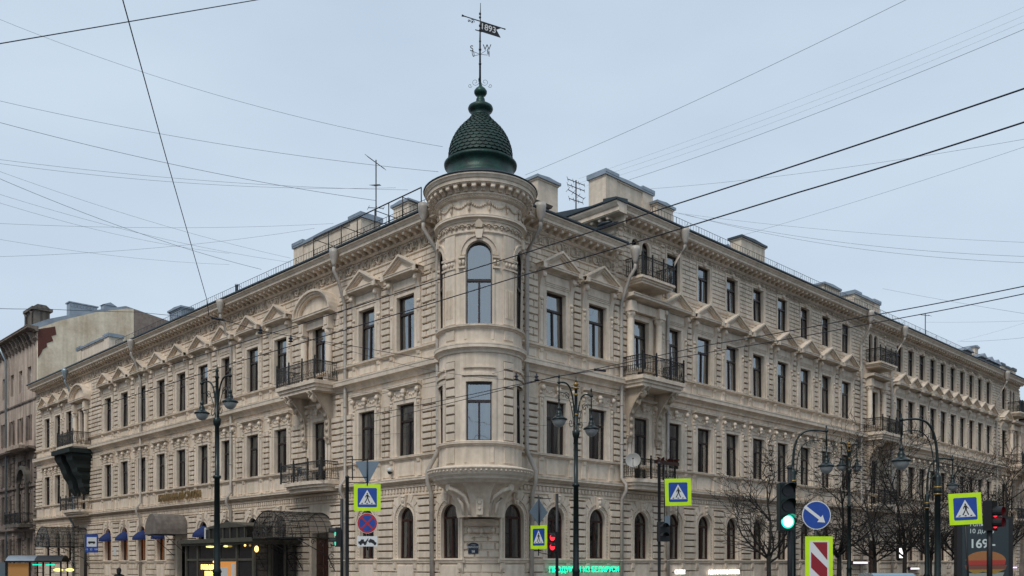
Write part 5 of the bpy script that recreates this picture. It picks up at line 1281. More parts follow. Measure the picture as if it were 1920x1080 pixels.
for z in (.15, -.15):
    for a in range(8): m.poly([(.12*cos(a*pi/8)-.05, -.1, z+.12*sin(a*pi/8)), (.12*cos((a+1)*pi/8)-.05, -.1, z+.12*sin((a+1)*pi/8)), (.12*cos((a+1)*pi/8)-.05, -.28, z+.12*sin((a+1)*pi/8)), (.12*cos(a*pi/8)-.05, -.3, z+.12*sin(a*pi/8))])
m.build('visor', 'black', s)
# 4 vehicle signal with green lens
D = 17.6; s = empty('traffic_light', T(*at(1475, 950, D)) @ RZ(radians(10)), 'three lamp traffic light showing a bright green lower lens on a black pole', 'traffic light')
m = MB(); m.box(-.14, .15, -.02, .14, -.46, .46); m.block(-.15, .16, -.47, .47, .02, .01, -.02); m.build('housing', 'lampgreen', s)
for i, (z, mt_) in enumerate(((.31, 'black'), (.01, 'black'), (-.29, 'greenlamp'))):
    m = MB(); disc(m, .105 if i == 2 else .11, -.035, -.06, 24, 0, z); le = m.build('lens', mt_, s)
    if i == 2: m = MB(); disc(m, .135, -.03, -.05, 24, 0, z); m.build('lens_halo', 'greendim', s)  # halo of the green lamp, modelled as a dimmer glowing ring
    m = MB()
    for a in range(-1, 13):
        if i == 2 and not 1 < a < 11: continue
        A, B = a*pi/12, (a+1)*pi/12; m.poly([(.14*cos(A), -.04, z+.14*sin(A)), (.14*cos(B), -.04, z+.14*sin(B)), (.145*cos(B), -.04-.2*max(.15, sin(B)), z+.14*sin(B)), (.145*cos(A), -.04-.2*max(.15, sin(A)), z+.14*sin(A))])
    m.build('visor', 'lampgreen', s)
m = MB(); zc = at(0, 950, D)[2]; m.tube([(.165, .2, -zc), (.165, .2, .75)], .045, 10); m.box(.1, .2, .1, .2, .36, .4); m.box(.1, .2, .1, .2, -.4, -.36); m.ball((.165, .2, .78), .06, .06, .06); m.build('pole', 'black', s)
m = MB(); m.tube([(.29, .25, -1.4), (.29, .25, .25)], .012, 5); m.build('conduit', 'lampgreen', s)
# 5 keep-right disc and striped bollard plate
D = 20.5; xc = at(1531, 0, D)[0]
s = empty('keep_right_sign', T(xc, D, pz(966, D)), 'round blue sign with a white arrow pointing down to the right', 'road sign')
m = MB(); disc(m, .325, .012, 0, 40); m.build('rim', 'signwhite', s)
m = MB(); disc(m, .305, 0, -.004, 40); m.build('blue_face', 'signblue', s)
m = MB(); a = radians(-38); c, s_ = cos(a), sin(a)
tr2 = lambda x, z: (x*c-z*s_, x*s_+z*c)
m.prism([tr2(-.32, .035), tr2(.12, .035), tr2(.12, .10), tr2(.27, .0), tr2(.12, -.10), tr2(.12, -.035), tr2(-.32, -.035)], -.004, -.008); m.build('arrow', 'signwhite', s, T(-.02, 0, 0))
m = MB(); m.tube([(0, .05, -pz(966, D)), (0, .05, .25)], .035, 8); m.build('pole', 'black', s)
s = empty('obstacle_marker', T(at(1533, 0, D)[0], D-.1, 0) @ RZ(radians(3)), 'dark red and white diagonally striped board in a lime frame under the blue arrow sign', 'road sign')
zt = pz(1006, D)
m = MB(); m.box(-.315, .315, 0, .02, .35, zt); m.build('plate', 'signlime', s)
m = MB(); m.box(-.22, .22, 0, -.004, .45, zt-.10); m.build('white_panel', 'signwhite', s)
m = MB(); zz = zt-.13
for k in range(4):
    z = zz-k*.55
    if k == 0: m.prism([(-.15, z), (.185, z), (.185, z-.40), ], -.004, -.008)
    m.prism([(-.185, z-.22), (.185, z-.58), (.185, z-.93), (-.185, z-.57)][:4], -.004, -.008) if k < 3 else None
m.build('red_stripe', 'signdred', s)
m = MB(); m.box(-.3, .3, .02, .3, 0, .36); m.build('base', 'granite', s)
# 6 right edge: crossing sign, red pedestrian light
D = 25.5; s = empty('crossing_sign', T(*at(1810, 954, D)) @ Matrix.Rotation(radians(-3), 4, 'Y') @ RZ(radians(-5)), 'tilted crossing sign near the right edge hiding part of the advertising screen', 'road sign', 'pedestrian crossing signs'); pedsign_parts(s, .69)
m = MB(); m.tube([(0, .05, -at(0, 954, D)[2]), (0, .05, .3)], .03, 8); m.build('pole', 'black', s)
D = 26.5; s = empty('pedestrian_light', T(*at(1862, 968, D)) @ RZ(radians(38)), 'pedestrian light with two red lamps under hoods at the right edge', 'traffic light')
m = MB(); m.box(-.2, .16, -.05, .2, -.42, .45); m.build('housing', 'black', s)
for z in (.12, -.2):
    m = MB(); disc(m, .15, -.05, -.07, 16, 0, z); m.build('lens', 'redlamp', s)
    m = MB()
    for a in range(-2, 10): A, B = a*pi/8, (a+1)*pi/8; m.poly([(.16*cos(A), -.05, z+.16*sin(A)), (.16*cos(B), -.05, z+.16*sin(B)), (.16*cos(B), -.3, z+.16*sin(B)), (.16*cos(A), -.3, z+.16*sin(A))])
    m.build('visor', 'black', s)
m = MB(); m.tube([(0, .1, -at(0, 968, D)[2]), (0, .1, .5)], .08, 8); m.build('pole', 'black', s)
# 7 advertising screen
D = 34; cx_ = at(1848, 0, D)[0]; s = empty('advertising_screen', T(cx_, D, 0) @ RZ(radians(-6)), 'tall dark digital advertising pillar showing a burger and the price 169', 'screen')
zt = pz(968, D); m = MB(); m.box(-1.02, .98, 0, .3, .0, zt); m.build('housing', 'black', s)
m = MB(); m.box(-.84, .82, -.01, 0, .35, zt-.12); m.build('screen', 'screen', s)
text('Только с', .24, 'screentext', s, T(-.1, -.015, pz(983, D)), 'lettering', .003); text('10 до 16', .24, 'screentext', s, T(-.15, -.015, pz(996, D)), 'lettering', .003)
text('169.-', .46, 'screentext', s, T(-.12, -.015, pz(1020, D)), 'price', .003, bold=.008)
zb = pz(1080, D); zc = pz(1050, D)
m = MB(); m.prism([(.72*cos(pi*k/14), zc-.02+.36*sin(pi*k/14)) for k in range(15)], -.01, -.02); m.build('bun_image', 'bun', s)
m = MB(); m.prism([(-.7, zc-.02), (.72, zc-.0), (.68, zc-.17), (-.62, zc-.19)], -.02, -.025); m.build('tomato_image', 'tomato', s)
m = MB(); m.prism([(-.76, zc-.2), (.76, zc-.18), (.7, zc-.34), (-.7, zc-.36)], -.01, -.02); m.build('patty_image', 'patty', s)
m = MB(); m.prism([(-.7, zc-.36), (.7, zc-.34), (.3, zc-.52), (-.1, zc-.44), (-.4, zc-.52)], -.02, -.024); m.build('cheese_image', 'cheese', s)
m = MB(); m.prism([(-.66, zc-.5), (.66, zc-.46), (.6, zc-.62), (-.6, zc-.62)], -.01, -.018); m.build('sauce_image', 'lettuce', s)
m = MB(); m.prism([(-.68, zc-.62), (.68, zc-.62), (.6, zc-.85), (-.6, zc-.85)], -.01, -.02); m.build('lower_bun_image', 'bun', s)

# ------------------------------------------------------------------ things on the building
AW = 'blue window awnings on the left ground floor'
names = ['second from the glass vestibule', 'nearest the big iron canopy']
awl = {-19.25: 'blue awning right beside the big iron canopy', -22.35: 'blue awning above the right part of the glass vestibule roof', -25.45: 'blue awning above the left part of the glass vestibule, beside the white air unit',
       -31.65: 'blue awning partly tucked behind the grey fabric canopy', -34.75: 'blue awning right of the second rain pipe, over an orange lit window', -37.85: 'blue awning between the rain pipe and the leftmost awning', -40.95: 'leftmost blue awning beside the bus stop sign'}
am = MB(); n = 12; w2 = .62
prev = None
for j in range(6):
    t = j/5; ring = []
    for k in range(n+1):
        a = pi*k/n; R_ = .62
        # from the arch on the wall out to a straight rim
        xw, zw = .56*cos(a), .10+.50*sin(a)
        xo, zo, yo = .62*cos(a), .0, -.62*sin(a)**.6 if 0 < k < n else 0
        zc_ = zw*(1-t)+zo*t; yc = yo*sin(t*pi/2)
        ring.append(am.v(xw*(1-t)+xo*t, yc-.04, 3.45+zc_))
    if prev:
        for k in range(n): am.face((prev[k], prev[k+1], ring[k+1], ring[k]))
    prev = ring
low = [am.v(am.V[i][0], am.V[i][1], am.V[i][2]-.10) for i in prev]
for k in range(n): am.face((prev[k], prev[k+1], low[k+1], low[k]))
AM = am.mesh('window_awning', 'awning')
for x, lab in awl.items(): link('window_awning', AM, None, T(CX, CY, 0) @ FL @ T(x, 0, 0), lab, 'awning', AW)
def iron_canopy(c, w, out, zb, zt, label):
    s = empty('iron_canopy', T(CX, CY, 0) @ FL @ T(c, 0, 0), label, 'canopy'); n = 14
    P_ = lambda a, y, e=0: ((w/2+e)*cos(a), y, zb+(zt-zb+e)*sin(a))
    m = MB()
    for k in range(n): a, b = pi*k/n, pi*(k+1)/n; m.poly([P_(a, -.02), P_(b, -.02), P_(b, -out), P_(a, -out)])
    m.build('glass_vault', 'smokeglass', s)
    m = MB()
    for j in range(7): y = -.05-(out-.05)*j/6; m.tube([P_(pi*k/n, y, .02) for k in range(n+1)], .028 if j in (0, 6) else .016, 5)
    for k in range(0, n+1, 1): a = pi*k/n; m.tube([P_(a, 0, .02), P_(a, -out, .02)], .012, 4)
    for y in (-out, -out*.5): m.tube([(-w/2, y, zb), (w/2, y, zb)], .03, 5)
    for sx in (-1, 1): m.tube([(sx*w/2, 0, zb), (sx*w/2, -out, zb)], .035, 5)
    m.build('iron_frame', 'iron', s)
    m = MB(); y = -out-.01
    for k in range(1, 12): x = -w/2+w*k/12; zz = zb+(zt-zb)*sqrt(max(0, 1-(x/(w/2))**2)); m.tube([(x, y, zb), (x, y, zz)], .010, 4)
    for j in range(1, 5): z = zb+(zt-zb)*j/5; hw = w/2*sqrt(1-(j/5)**2); m.tube([(-hw, y, z), (hw, y, z)], .010, 4)
    for r_ in (.22, .4): m.tube([(r_*cos(2*pi*k/14), y-.01, zb+(zt-zb)*.45+r_*sin(2*pi*k/14)*.9) for k in range(14)], .018, 4, closed=True)
    for sx in (-1, 1):
        swirl(m, sx*w*.3, zb+.25, .17, sx, .02, y, 1.5)
    m.build('front_grille', 'iron', s)
    m = MB(); m.poly([P_(0, -out)]+[P_(pi*k/n, -out) for k in range(1, n+1)]); m.build('front_glass', 'smokeglass', s)
    for sx in (-1, 1):
        m = MB(); x = sx*w/2
        m.tube([(x, -.1, zb-1.6), (x, -.5, zb-.9), (x, -out*.75, zb-.05)], .025, 5)
        for (yy, zz, r_) in ((-.35, zb-.35, .26), (-.85, zb-.3, .2), (-.3, zb-.95, .2), (-.28, zb-1.4, .15), (-1.35, zb-.2, .14)):
            m.tube([(x, yy+r_*(1-.06*j)*cos(j*.6), zz+r_*(1-.06*j)*sin(j*.6)) for j in range(14)], .020, 4)
        m.build('scroll_bracket', 'iron', s)
iron_canopy(-12.3, 3.0, 3.0, pz(1008, 44.5), 4.30, 'large barrel shaped iron and glass canopy over the entrance below the left balcony')
iron_canopy(-46.1, 3.2, 3.0, 3.0, 4.5, 'distant barrel shaped iron canopy behind the bus shelter')
# grey fabric canopy
s = empty('fabric_canopy', T(CX, CY, 0) @ FL @ T(-28.55, 0, 0), 'grey fabric barrel canopy over the doorway between the blue awnings', 'canopy')
m = MB(); n = 12; zb, zt, w_2 = 3.55, 4.85, 1.0
P_ = lambda a, y: (w_2*cos(a), y, zb+(zt-zb)*sin(a)); prev = None
for j in range(9):
    y = -2.0*j/8; ring = [m.v(P_(pi*k/n, y)[0]*(1+.015*(j % 2)), y, P_(pi*k/n, y)[2]+.02*(j % 2)) for k in range(n+1)]
    if prev:
        for k in range(n): m.face((prev[k], prev[k+1], ring[k+1], ring[k]))
    prev = ring
m.face(prev)
for k in (0, n): pass
m.build('cloth', 'fabric', s)
m = MB(); 
for sx in (-1, 1): m.tube([(sx*w_2, 0, zb), (sx*w_2, -2, zb)], .03, 5); m.tube([(sx*w_2, -.1, zb-1.3), (sx*w_2, -1.6, zb)], .02, 5); swirl(m, sx*w_2, zb-.4, .15, 1, .02, -.5)
m.tube([(-w_2, -2, zb), (w_2, -2, zb)], .03, 5); m.build('frame', 'iron', s)
# glass vestibule
xa, xb = onwall('L', 352, -2.6), onwall('L', 478, -2.6); c = (xa+xb)/2; w2 = (xb-xa)/2
s = empty('glass_vestibule', T(CX, CY, 0) @ FL @ T(c, 0, 0), 'olive framed glass entrance pavilion with a lantern roof and lit shop sign', 'pavilion')
zt = 3.05; o = 2.6
m = MB(); m.box(-w2-.35, w2+.45, -.16, -o-.4, zt-.22, zt); m.box(-w2-.25, w2+.35, -.16, -o-.3, zt-.34, zt-.22); m.build('roof', 'olive', s)
m = MB(); m.box(-w2*.55, w2*.5, -.6, -2.1, zt, zt+.62); m.build('lantern', 'shopglass', s)
m = MB(); m.box(-w2*.62, w2*.57, -.5, -2.2, zt+.62, zt+.68); m.prism([(-w2*.62, zt+.68), (w2*.57, zt+.68), (0, zt+.95)], -.5, -2.2)
for k in range(6): x = -w2*.55+w2*1.05*k/5; m.box(x-.05, x+.05, -2.1, -2.16, zt, zt+.62)
for y in (-.6, -1.35, -2.1): m.box(w2*.5, w2*.5+.05, y-.05, y+.05, zt, zt+.62)
m.build('lantern_roof', 'olive', s)
m = MB(); xs4 = [-w2, -w2*.62, w2*.02, w2*.55, w2]
for x in xs4: m.box(x-.09, x+.09, -o+.0, -o-.12, 0, zt-.34)
for a, b in zip(xs4, xs4[1:]): m.box(a+.09, b-.09, -o-.02, -o-.1, 1.86, 1.98); m.box(a+.09, b-.09, -o-.02, -o-.1, 0, .35)
for y in (-1.8, -.9): m.box(w2-.05, w2+.05, y-.06, y+.06, 0, zt-.34); m.box(-w2-.05, -w2+.05, y-.06, y+.06, 0, zt-.34)
m.build('post_frame', 'olive', s)
m = MB(); m.poly([(-w2, -o-.04, 0), (w2, -o-.04, 0), (w2, -o-.04, zt-.3), (-w2, -o-.04, zt-.3)]); m.poly([(w2, -o, 0), (w2, -.2, 0), (w2, -.2, zt-.3), (w2, -o, zt-.3)]); m.build('glazing', 'shopglass', s)
for x, ww in ((-.15*w2-.15, .45), (w2*.27, .22)): m = MB(); m.lathe((x, -o-.16, zt-.42), [(.02, .05), (ww*.5, .03), (ww*.5, -.03), (.02, -.05)], 12); m.build('ceiling_lamp', 'yled', s)
m = MB(); m.ball((w2*.82, -o-.18, zt-.40), .06, .06, .06); m.ball((-w2*.02-.1, -o-.2, 1.80), .11, .08, .08); m.build('spotlight', 'warm', s)
m = MB(); m.ball((w2+.35, -o-.1, 2.45), .14, .1, .17); m.build('wall_lamp', 'warm', s)
m = MB(); m.box(-w2*.55, w2*.0, -o-.13, -o-.16, .5, 1.80); m.build('sign_board', 'frame2', s)
text('ВОЗЬМИ', .36, 'yled', s, T(-w2*.27, -o-.18, 1.50), 'lettering', .02, bold=.006); text('КОФЕ', .36, 'yled', s, T(-w2*.22, -o-.18, 1.14), 'lettering', .02, bold=.006)
m = MB(); m.box(w2*.1, w2*.32, -o-.13, -o-.15, .8, 1.5); m.box(w2*.42, w2*.52, -o-.13, -o-.15, .8, 1.7); m.build('poster', 'white', s)
m = MB(); m.box(w2*.08, w2*.54, -o-.115, -o-.128, .7, 1.82); m.build('lit_interior', 'orange', s)
p = T(CX, CY, 0) @ FL @ T(c-w2*.78, -1.6, zt)
s = empty('air_unit', p, 'white air conditioning unit with dark grille on the vestibule roof', 'air unit')
m = MB(); m.box(-.35, .35, -.25, .25, .05, .72); m.build('casing', 'white', s); m = MB(); m.box(-.12, .33, -.27, -.25, .08, .62); m.build('grille', 'black', s)
# lettering and lit signs
x0, x1 = onwall('L', 301, 0), onwall('L', 380, 0)
text('КАМИННЫЙ САЛОН', .62, 'oldgold', None, T(CX, CY, 0) @ FL @ T((x0+x1)/2, -.14, 6.02), 'wall_lettering', .04, label='bronze raised letters on the wall above the grey fabric canopy', cat='lettering', bold=.012)
x0, x1 = onwall('R', 1030, -.25), onwall('R', 1160, -.25)
s = empty('shop_sign', T(CX, CY, 0) @ FR @ T((x0+x1)/2, -.25, 1.42), 'green neon shop lettering low on the wall right of the turret', 'sign')
tx = text('ПРОДУКТЫ ИЗ БЕЛАРУСИ', .36, 'neon', s, Matrix(), 'lettering', .015, bold=.003)
wd = tx.dimensions.x or 5; tx.matrix_basis = Matrix.Diagonal(((x1-x0)/max(.1, max(v.co.x for v in tx.data.vertices)-min(v.co.x for v in tx.data.vertices)), 1, 1, 1)) @ RX(pi/2)
m = MB(); m.box(-(x1-x0)/2, (x1-x0)/2, .04, .07, -.03, .03); m.build('rail', 'black', s)
for px, st, sz, lab in ((1275, 'СУШИ', .30, 'short white lit sign on the wall below the large crossing sign'), (1358, 'АЗИАТСКАЯ КУХНЯ', .32, 'longer white lit sign left of the first bare tree')):
    x = onwall('R', px, -.25); y = (C3+FR @ Vector((x, -.25, 0))).y
    s = empty('shop_sign', T(CX, CY, 0) @ FR @ T(x, -.25, pz(1073, y)), lab, 'sign'); text(st, sz, 'whiteled', s, Matrix(), 'lettering', .02, bold=.012)
    m = MB(); m.box(-.6, .6, .04, .08, -.03, .03); m.build('rail', 'black', s)
for px, py, w2_, mt_, lab in ((1692, 1037, .5, 'whiteled', 'small square white lit sign behind the third bare tree'), (1716, 1066, .8, 'pinkled', 'small pinkish lit sign left of the hooked lamp posts'), (1614, 1055, 1.1, 'pinkled', 'low pale lit strip sign behind the blue arrow sign'), (1903, 1064, .6, 'pinkled', 'small violet white lamp sign at the far right edge')):
    x = onwall('R', px, -.3); y = (C3+FR @ Vector((x, -.3, 0))).y
    s = empty('lit_sign', T(CX, CY, 0) @ FR @ T(x, -.3, pz(py, y)), lab, 'sign'); h2 = .36 if px == 1692 else .07
    m = MB(); m.box(-w2_-.05, w2_+.05, .02, .25, -h2-.05, h2+.05); m.build('box', 'black', s); m = MB(); m.box(-w2_, w2_, 0, .02, -h2, h2); m.build('light_panel', mt_, s)
# street name plate on the corner pier
s = empty('street_plate', T(*(mid+C3)) @ T(at(884, 0, 37.1)[0]-(mid+C3).x, -.13, pz(1027, 37.1)), 'navy enamel street name and house number plate on the corner pier', 'sign')
m = MB(); m.prism([(-.22, -.22), (.22, -.22), (.21, -.02), (.23, .02), (.22, .18), (.12, .23), (.04, .25), (-.04, .25), (-.12, .23), (-.22, .18), (-.23, .02), (-.21, -.02)], .02, 0); m.build('plate', 'plaque', s)
text('УЛИЦА', .055, 'signwhite', s, T(0, -.004, .15), 'lettering', .002); text('НЕКРАСОВА', .10, 'signwhite', s, T(0, -.004, .05), 'lettering', .002, bold=.002); text('58', .14, 'signwhite', s, T(0, -.004, -.13), 'number', .002, bold=.002)
# white notice between two awnings
s = link('wall_notice', None, None, T(CX, CY, 0) @ FL @ T(-39.4, -.1, 2.6), 'small pale notice board on the wall between the two leftmost awnings', 'notice'); m = MB(); m.box(-.22, .22, 0, -.03, -.3, .3); m.build('board', 'white', s)
# satellite dish on the right lower balcony
p = T(*at(1187, 863, 43.1)); s = empty('satellite_dish', p @ RZ(radians(-8)) @ RX(radians(-12)), 'round grey satellite dish by the rain pipe at the lower right balcony', 'satellite dish')
m = MB(); m.f = lambda x, y, z: (x, z, -y)
m.lathe((0, 0, 0), [(.0, 0.06), (.12, .055), (.24, .02), (.34, -.04), (.36, -.05), (.34, -.02), (.24, .04), (.0, .08)], 24); m.build('reflector', 'dish', s)
m = MB(); m.tube([(0, 0, -.3), (0, -.38, -.05)], .012, 5); m.ball((0, -.38, -.04), .04, .05, .04); m.tube([(0, .08, 0), (0, .5, -.1)], .02, 5); m.build('arm', 'iron2', s)
# flower boxes
for z, c_, lab in ((6.75, 11.6, 'window box of red flowers on the railing of the lower right balcony'),):
    s = empty('flower_box', T(CX, CY, 0) @ FR @ T(c_, -1.1, z), lab, 'flower box')
    m = MB(); m.box(-.9, .9, -.1, .1, -.1, .05); m.build('box', 'frame2', s); m = MB(); rr = random.Random(4)
    for k in range(160): x, y, zz = rr.uniform(-.9, .9), rr.uniform(-.13, .13), rr.uniform(.03, .2); q = rr.uniform(.02, .05); m.poly([(x-q, y, zz), (x, y-q, zz+q), (x+q, y, zz), (x, y+q, zz-q)])
    m.build('flowers', 'flower', s)
# things on the lower left balcony: table and chairs, roughly
s = empty('balcony_table', T(CX, CY, 0) @ FL @ T(-12.9, -.65, 5.86), 'small round metal table on the lower left balcony', 'table')
m = MB(); m.lathe((0, 0, 0), [(.34, .70), (.35, .73), (.01, .74)], 16); m.build('table_top', 'bluepipe', s)
for k in range(4): a = k*pi/2; m = MB(); m.tube([(.28*cos(a), .28*sin(a), 0), (.12*cos(a), .12*sin(a), .7)], .014, 4); m.build('leg', 'bluepipe', s)
for x, lab in ((-13.6, 'dark folding chair left of the table on the lower left balcony'), (-11.6, 'dark folding chair right of the table on the lower left balcony')):
    s = empty('balcony_chair', T(CX, CY, 0) @ FL @ T(x, -.6, 5.86), lab, 'chair', 'chairs on the lower left balcony')
    m = MB(); m.box(-.2, .2, -.2, .2, .42, .45); m.build('seat', 'black', s); m = MB(); m.box(-.2, .2, .18, .21, .5, .9); m.build('backrest', 'black', s)
    for a in (-.18, .18):
        for b in (-.18, .18): m = MB(); m.tube([(a, b, 0), (a, b, .42)], .014, 4); m.build('leg', 'black', s)
# ------------------------------------------------------------------ bus stop
D = 46; s = empty('bus_stop_sign', T(at(172, 0, D)[0], D, 0) @ RZ(radians(14)), 'blue bus stop sign with white panel and bus symbol on the left street', 'road sign')
zc = pz(1019, D); m = MB(); m.box(-.3, .3, 0, .02, zc-.46, zc+.46); m.build('plate', 'signblue', s)
m = MB(); m.box(-.23, .23, 0, -.004, zc-.16, zc+.32); m.build('white_panel', 'signwhite', s)
m = MB(); m.prism([(-.17, zc+.01), (.17, zc+.01), (.17, zc+.07), (.14, zc+.11), (-.14, zc+.11), (-.17, zc+.07)], -.004, -.008); disc(m, .03, -.004, -.008, 10, -.1, zc); disc(m, .03, -.004, -.008, 10, .1, zc); m.build('bus_symbol', 'black', s)
text('15  22  181', .13, 'signwhite', s, T(0, -.004, zc-.30), 'lettering', .002)
m = MB(); m.tube([(-.33, .05, 0), (-.33, .05, zc+.5)], .035, 8); m.build('pole', 'black', s)
D = 66; s = empty('bus_shelter', T(at(70, 0, D)[0], D, 0) @ RZ(radians(8)), 'bus shelter with curved glazed roof, yellow panel and green strip light', 'bus shelter')
w2 = 1.85; zr = pz(1052, D)
m = MB(); n = 10
m.prof(-w2, .1, [(-.9+1.8*k/n, zr+.42*sin(pi*k/n)**.8) for k in range(n+1)]+[(.9-1.8*k/n, zr-.05+.42*sin(pi*k/n)**.8) for k in range(n+1)]); m.build('roof', 'roofpale', s)
m = MB(); m.prof(.1, w2+.1, [(-.9+1.8*k/n, zr+.42*sin(pi*k/n)**.8) for k in range(n+1)]+[(.9-1.8*k/n, zr-.05+.42*sin(pi*k/n)**.8) for k in range(n+1)])
m.box(-w2-.05, w2+.1, -.95, -.85, zr-.1, zr+.02)
for x in (-w2, -.25, .65, w2): m.box(x-.05, x+.05, -.75, -.65, 0, zr); m.box(x-.05, x+.05, .65, .75, 0, zr)
m.build('frame', 'black', s)
m = MB(); m.box(-w2-.5, -w2+.0, -.6, -.4, .1, zr-.1); m.build('side_board', 'signback', s)
m = MB(); m.box(-w2+.15, -.35, -.72, -.68, .25, zr-.15); m.build('advert_panel', 'tan', s)
for xx in (.2, 1.1): m = MB(); m.box(xx-.28, xx+.33, -.7, -.67, zr-.3, zr-.22); m.build('strip_light', 'greendim', s)
m = MB(); m.ball((1.3, .4, 1.25), .35, .1, .12); m.ball((2.1, .4, 1.25), .3, .1, .12); m.build('lit_display', 'yled', s)
# ------------------------------------------------------------------ person: head and shoulders show above the frame's lower edge
def person(loc, rz, H, label):
    me = bpy.data.meshes.new('person'); k = H/1.72
    V_ = [(0, 0, .95), (0, .0, 1.15), (0, .01, 1.38), (0, 0, 1.47), (0, -.01, 1.54), (0, -.01, 1.64),
          (.09, 0, .88), (.10, -.10, .50), (.10, -.02, .09), (.11, -.16, .04), (-.09, 0, .88), (-.10, .12, .50), (-.10, .26, .12), (-.11, .13, .03),
          (.17, 0, 1.38), (.22, .04, 1.12), (.22, -.05, .88), (.22, -.08, .80), (-.17, 0, 1.38), (-.22, -.02, 1.12), (-.21, -.14, .92), (-.21, -.18, .85)]
    E_ = [(0, 1), (1, 2), (2, 3), (3, 4), (4, 5), (0, 6), (6, 7), (7, 8), (8, 9), (0, 10), (10, 11), (11, 12), (12, 13), (2, 14), (14, 15), (15, 16), (16, 17), (2, 18), (18, 19), (19, 20), (20, 21)]
    Rr = [.15, .14, .13, .06, .075, .085, .10, .065, .05, .045, .10, .065, .05, .045, .075, .055, .04, .035, .075, .055, .04, .035]
    me.from_pydata([(x*k, y*k, z*k) for x, y, z in V_], E_, []); me.materials.append(M['coat'])
    o = link('person', me, None, T(*loc) @ RZ(rz), label, 'person'); sk_ = o.modifiers.new('skin', 'SKIN'); sk_.use_smooth_shade = True
    for i, v in enumerate(me.skin_vertices[0].data): v.radius = (Rr[i]*k, Rr[i]*k*.8); v.use_root = i == 0
    su = o.modifiers.new('sub', 'SUBSURF'); su.levels = su.render_levels = 2
    m = MB(); m.ball((0, -.01*k, 1.60*k), .085*k, .10*k, .12*k, 14, 10); m.ball((0, -.115*k, 1.595*k), .018, .025, .03, 6, 4)
    for sx in (-1, 1): m.ball((sx*.087*k, 0, 1.595*k), .015, .025, .035, 6, 4)
    m.build('head', 'skin', o)
    m = MB(); m.ball((0, .015*k, 1.635*k), .10*k, .112*k, .115*k, 14, 10); m.ball((0, .06*k, 1.56*k), .09*k, .07*k, .12*k, 12, 8); m.build('hair', 'hair', o)
D = 33; person((at(223, 0, D)[0], D, .12), radians(200), 1.42, 'person in a dark coat walking away below the blue awnings')
# ------------------------------------------------------------------ parked car (roof shows at the lower edge on the right)
D = 31; s = empty('parked_car', T(at(1683, 0, D)[0], D, 0) @ RZ(radians(-6)), 'blue grey car at the foot of the bare trees, only its roof in view', 'car')
m = MB(); H = pz(1075, D)
m.prof(-.85, .85, [(0, .35), (-.02, .9), (.1, 1.0), (3.6, .95), (4.2, .75), (4.3, .4), (4.2, .25), (.05, .25), (0, .35)])
m.prof(-.70, .70, [(.1, .98), (.35, H-.08), (.6, H), (1.9, H), (2.2, H-.05), (3.0, .96)]); m.build('body', 'carpaint', s)
m = MB(); m.prof(-.62, .62, [(.14, 1.02), (.33, H-.12), (.31, H-.12), (.12, 1.02)]); 
for sx in (-1, 1): m.prism([(.2, 0), (.2, 0.01), (.21, 0)], 0, .001)
m.build('rear_window', 'carglass', s)
for x in (-.78, .78):
    for y in (.8, 3.4):
        m = MB(); m.f = lambda a, b, c, x=x, y=y: (x+c, y+a, .31+b); m.lathe((0, 0, 0), [(.31, -.1), (.31, .1)], 20); wl = m.build('wheel', 'tyre', s)
for x in (-.7, .7): m = MB(); m.box(x-.12, x+.12, -.04, 0, .65, .85); m.build('tail_light', 'signred', s)

# ------------------------------------------------------------------ overhead wires
def wire(pts, r, sag, label, mat='wire', group=None, name='overhead_wire', n=14):
    P3 = [Vector(at(px, py, d)) for px, py, d in pts]; out = []
    for i, (a, b) in enumerate(zip(P3, P3[1:])):
        for k in range(n+(i == len(P3)-2)): t = k/n; out.append(a.lerp(b, t)+Vector((0, 0, -4*sag*t*(1-t))))
    m = MB(); m.tube(out, r, 5); return m.build(name, mat, None, None, label=label, cat='wire', group=group)
GT = 'tramway wires across the crossing'; GF_ = 'thin cables across the sky'
wire([(1990, 142, 13), (1273, 381, 19), (840, 518.5, 25), (300, 690, 33)], .014, .02, 'thick upper dark wire slanting down from the right edge across the turret', group=GT)
wire([(1990, 206, 13), (1499, 360, 17), (960, 522, 23), (440, 680, 30), (150, 772, 35)], .014, .02, 'thick lower dark wire slanting down from the right edge across the turret', group=GT)
wire([(1990, 522, 18), (1608, 596, 22), (1320, 648, 25), (960, 723, 29), (700, 776, 33)], .012, .02, 'dark wire from the right edge at mid height passing above the gilded lamp', group=GT)
wire([(1990, 536, 18), (1640, 605, 22), (1320, 662, 25), (1040, 706, 28), (700, 790, 33)], .011, .02, 'dark wire just under the mid height wire, meeting the gilded lamp top', group=GT)
wire([(-60, 92, 14), (480, 0, 18), (600, -24, 19)], .009, .0, 'thick dark wire crossing the top left corner', group=GT)
wire([(222, -30, 12), (310, 290, 18), (388, 562, 26)], .009, .0, 'steep dark wire falling from the top left to the left street front', group=GT)
wire([(388, 562, 26), (392, 592, 26.3), (430, 603, 27), (500, 622, 29), (647, 646, 34), (813, 674, 37.6)], .012, .02, 'dark span wire with insulators from the steep wire to the turret', group=GT)
wire([(-40, 577, 30), (80, 579, 33), (260, 585, 37), (388, 596, 26.3)], .009, .02, 'thin dark wire over the old house at the left edge', group=GT)
